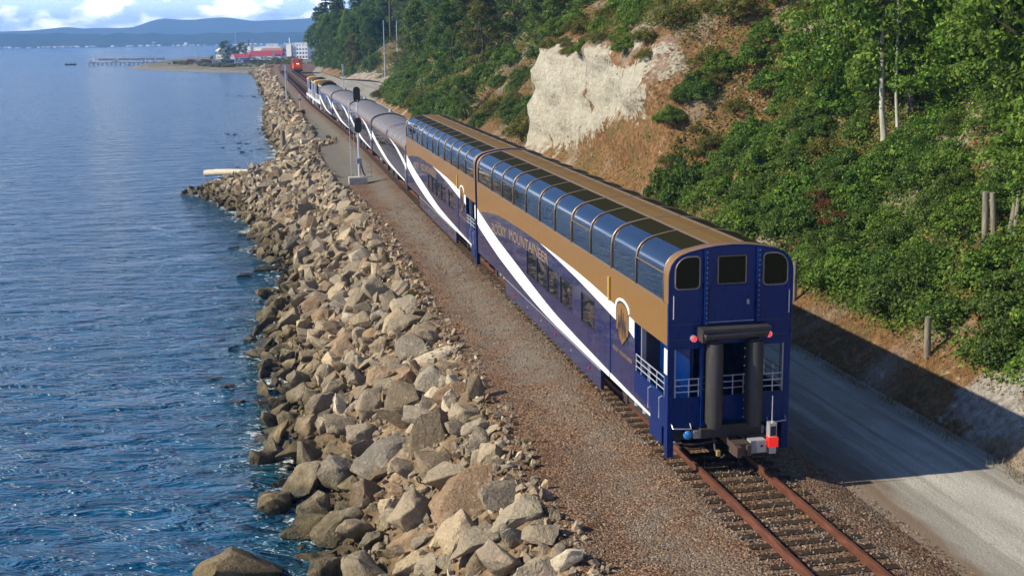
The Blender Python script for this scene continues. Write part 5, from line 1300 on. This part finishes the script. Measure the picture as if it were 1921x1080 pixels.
def tent(x, y, w, h, label):
    t = empty('tent', (x, y, GZ), math.radians(-25), label=label, cat='tent', group='white tents in front of the red-roofed hall'); m = MB()
    m.loft([[(-w/2*c, q, 1.3+(h-1.3)*s) for c, s in [(1, 0), (.8, .6), (.4, .93), (0, 1), (-.4, .93), (-.8, .6), (-1, 0)]] for q in (0, 5)]); m.build('canopy', M_tent, t)
    m = MB(); m.box(-w/2+.1, w/2-.1, .1, 4.9, 0, 1.4); m.build('side_wall', M_tent, t)
tent(-12.8, 748, 5.4, 2.9, 'white rounded canvas tent nearest the blue shed'); tent(-5.6, 747, 5.6, 3.0, 'white rounded canvas tent between two others before the red roof'); tent(.3, 749, 4.4, 2.7, 'white canvas tent closest to the railway before the red roof')
def van(x, y, s, label, mat):
    v = empty('parked_van', (x, y, GZ), label=label, cat='van', group='vehicles parked on the point'); m = MB()
    m.prism([(-2.4, .4), (2.4, .4), (2.4, 1.2), (1.7, 1.9), (-2.4, 2.1)], 'y', 0, 1.9); m.build('body', mat, v)
    for a in (-1.5, 1.5): m = MB(); m.cyl((a, -.05, .35), (a, .2, .35), .35, 10); m.build('wheel', M_black, v)
    m = MB(); m.box(-1.9, 1.2, -.02, 0, 1.3, 1.75); m.build('window', M_glass, v); v.scale = (s, s, s)
rnd2 = random.Random(3)
for i in range(13):
    x = -56+i*3.9+rnd2.uniform(-1, 1)
    van(x, 742-rnd2.uniform(0, 60)-i*1.0, rnd2.uniform(.8, 1.15), 'tiny parked vehicle in the row behind the beach on the point', rnd2.choice([M_wall, M_grey, M_wall, M_redroof, M_black, M_navy]))
pt = [(-32.0, 850, 1.9, .50, 'largest round dark green tree beside the white waterfront building'), (-20.5, 880, 1.7, .5, 'round dark green tree nearer the red roof on the point'), (-40.5, 815, .5, .42, 'small round tree standing alone near the beach on the point'), (-26.0, 856, 1.3, .5, 'middle-sized round green tree between two larger ones on the point')]
for x, y, s, zf, lab in pt: plant('alder', 0, x, y, s*.95, lab, z=GZ-1.5*s, sz=s*.75)
def point_scrub():
    cl = []
    for i in range(60):
        y = rnd2.uniform(590, 748); x = max(rnd2.uniform(-62, 8), -66+(748-y)*.27)
        for k in range(4): cl.append((x+rnd2.gauss(0, 2.2), y+rnd2.gauss(0, 1.5), GZ+rnd2.uniform(.1, .7), rnd2.uniform(.7, 1.5)))
    for i in range(16):
        x, y = rnd2.uniform(-2, 10), rnd2.uniform(540, 740)
        for k in range(6): cl.append((x+rnd2.gauss(0, 2), y+rnd2.gauss(0, 3), GZ+rnd2.uniform(.5, 2.6), rnd2.uniform(.8, 1.6)))
    P, N, T = clump_cloud(cl, 60); link('point_scrub', leaf_mesh('point_scrub', P, N, .6, T, M_leafo), None, label='low scrub growing over the grassy ground of the distant point', cat='scrub', kind='stuff')
point_scrub()
for i in range(46):
    t = rnd2.random(); x = -70+t*58+rnd2.uniform(-2, 2); y = float(np.interp(x, [-75, -50, -30, -14], [655, 602, 556, 536]))+14+rnd2.uniform(-3, 5); a = rnd2.uniform(-.8, .8)+(-.9); l_ = rnd2.uniform(1.5, 4.5)
    m = MB(); m.tube([(x, y, -3.0+.15), (x+l_*math.cos(a), y+l_*math.sin(a), -2.85)], [.28, .2], 7); m.build('driftwood_log', M_drift, None, label='bleached log among the driftwood along the distant beach', cat='driftwood', group='driftwood logs on the distant beach')
# pier, float, breakwater
def pier():
    p = empty('pier', (-117, 806, WZ), label='long low dark pier with small posts reaching out from the distant point', cat='pier')
    a = Vector((0, 0, 0)); b = Vector((50, -34, 0)); L_ = (b-a).length; an = math.atan2(b.y, b.x)
    m = MB(); m.box(0, L_, -1, 1, 1.1, 1.5); o = m.build('deck', M_wheel, p); o.rotation_euler.z = an
    for k in range(18):
        q = a.lerp(b, k/17); m = MB(); m.tube([(q.x, q.y, -1.5), (q.x, q.y, 1.6)], .3, 6); m.build('pile', M_black, p)
    for t, h in ((.03, 2.6), (.33, 2.2), (.36, 2.8), (.72, 2.0), (.85, 2.4)):
        q = a.lerp(b, t); m = MB(); m.box(q.x-.5, q.x+.5, q.y-.4, q.y+.4, 1.5, 1.5+h*.6); m.tube([(q.x+1, q.y, 1.5), (q.x+1, q.y, 1.5+h)], .14, 5); m.build('hut', M_wall, p)
pier()
f = empty('mooring_float', (-131, 824, WZ), label='small dark mooring float alone on the water off the pier end', cat='float')
m = MB(); m.box(-3.6, 3.6, -1.5, 1.5, -.3, .7); m.build('deck', M_black, f)
for x in (-2.6, 0, 2.8): m = MB(); m.tube([(x, 0, .7), (x, 0, 1.7)], .25, 6); m.build('bollard', M_wheel, f)
m = MB(); m.loft([[(-140+k*5.5, 1044-3*k+q*2, WZ+z*(1+.3*math.sin(k*2.1))) for q, z in ((-2, -1), (-1, 1.1), (1, 1.1), (2, -1))] for k in range(11)]); m.build('breakwater', M_black, None, label='thin dark breakwater line on the water beyond the pier', cat='breakwater')
rr_ = MB(); rr_.box(-1.0, 1.0, 0, 4.2, .5, 1.5); o = rr_.build('track_maintenance_cart', M_gold, None, bevel=.2, label='small yellow rail maintenance machine beside the distant track', cat='machine'); o.location = (-5.6, 470, -.6)
M_wood2 = M_bark
for i, (x, y, h) in enumerate([(25.5, 317, 17), (30.5, 341, 19), (31.0, 330, 20)]):
    m = MB(); z = hz(x, y); m.tube([(0, 0, -1), (.1, 0, h*.5), (.25, 0, h)], [.34, .28, .2], 9); o = m.build('bare_tree_trunk', M_pale if i == 1 else M_bark, None, sm=.8, label=['brown straight tree trunk at the top edge, first of three', 'palest straight tree trunk at the top edge, between two brown ones', 'brown straight tree trunk at the top edge, farthest along the wood'][i], cat='tree trunk'); o.location = (x, y, z)
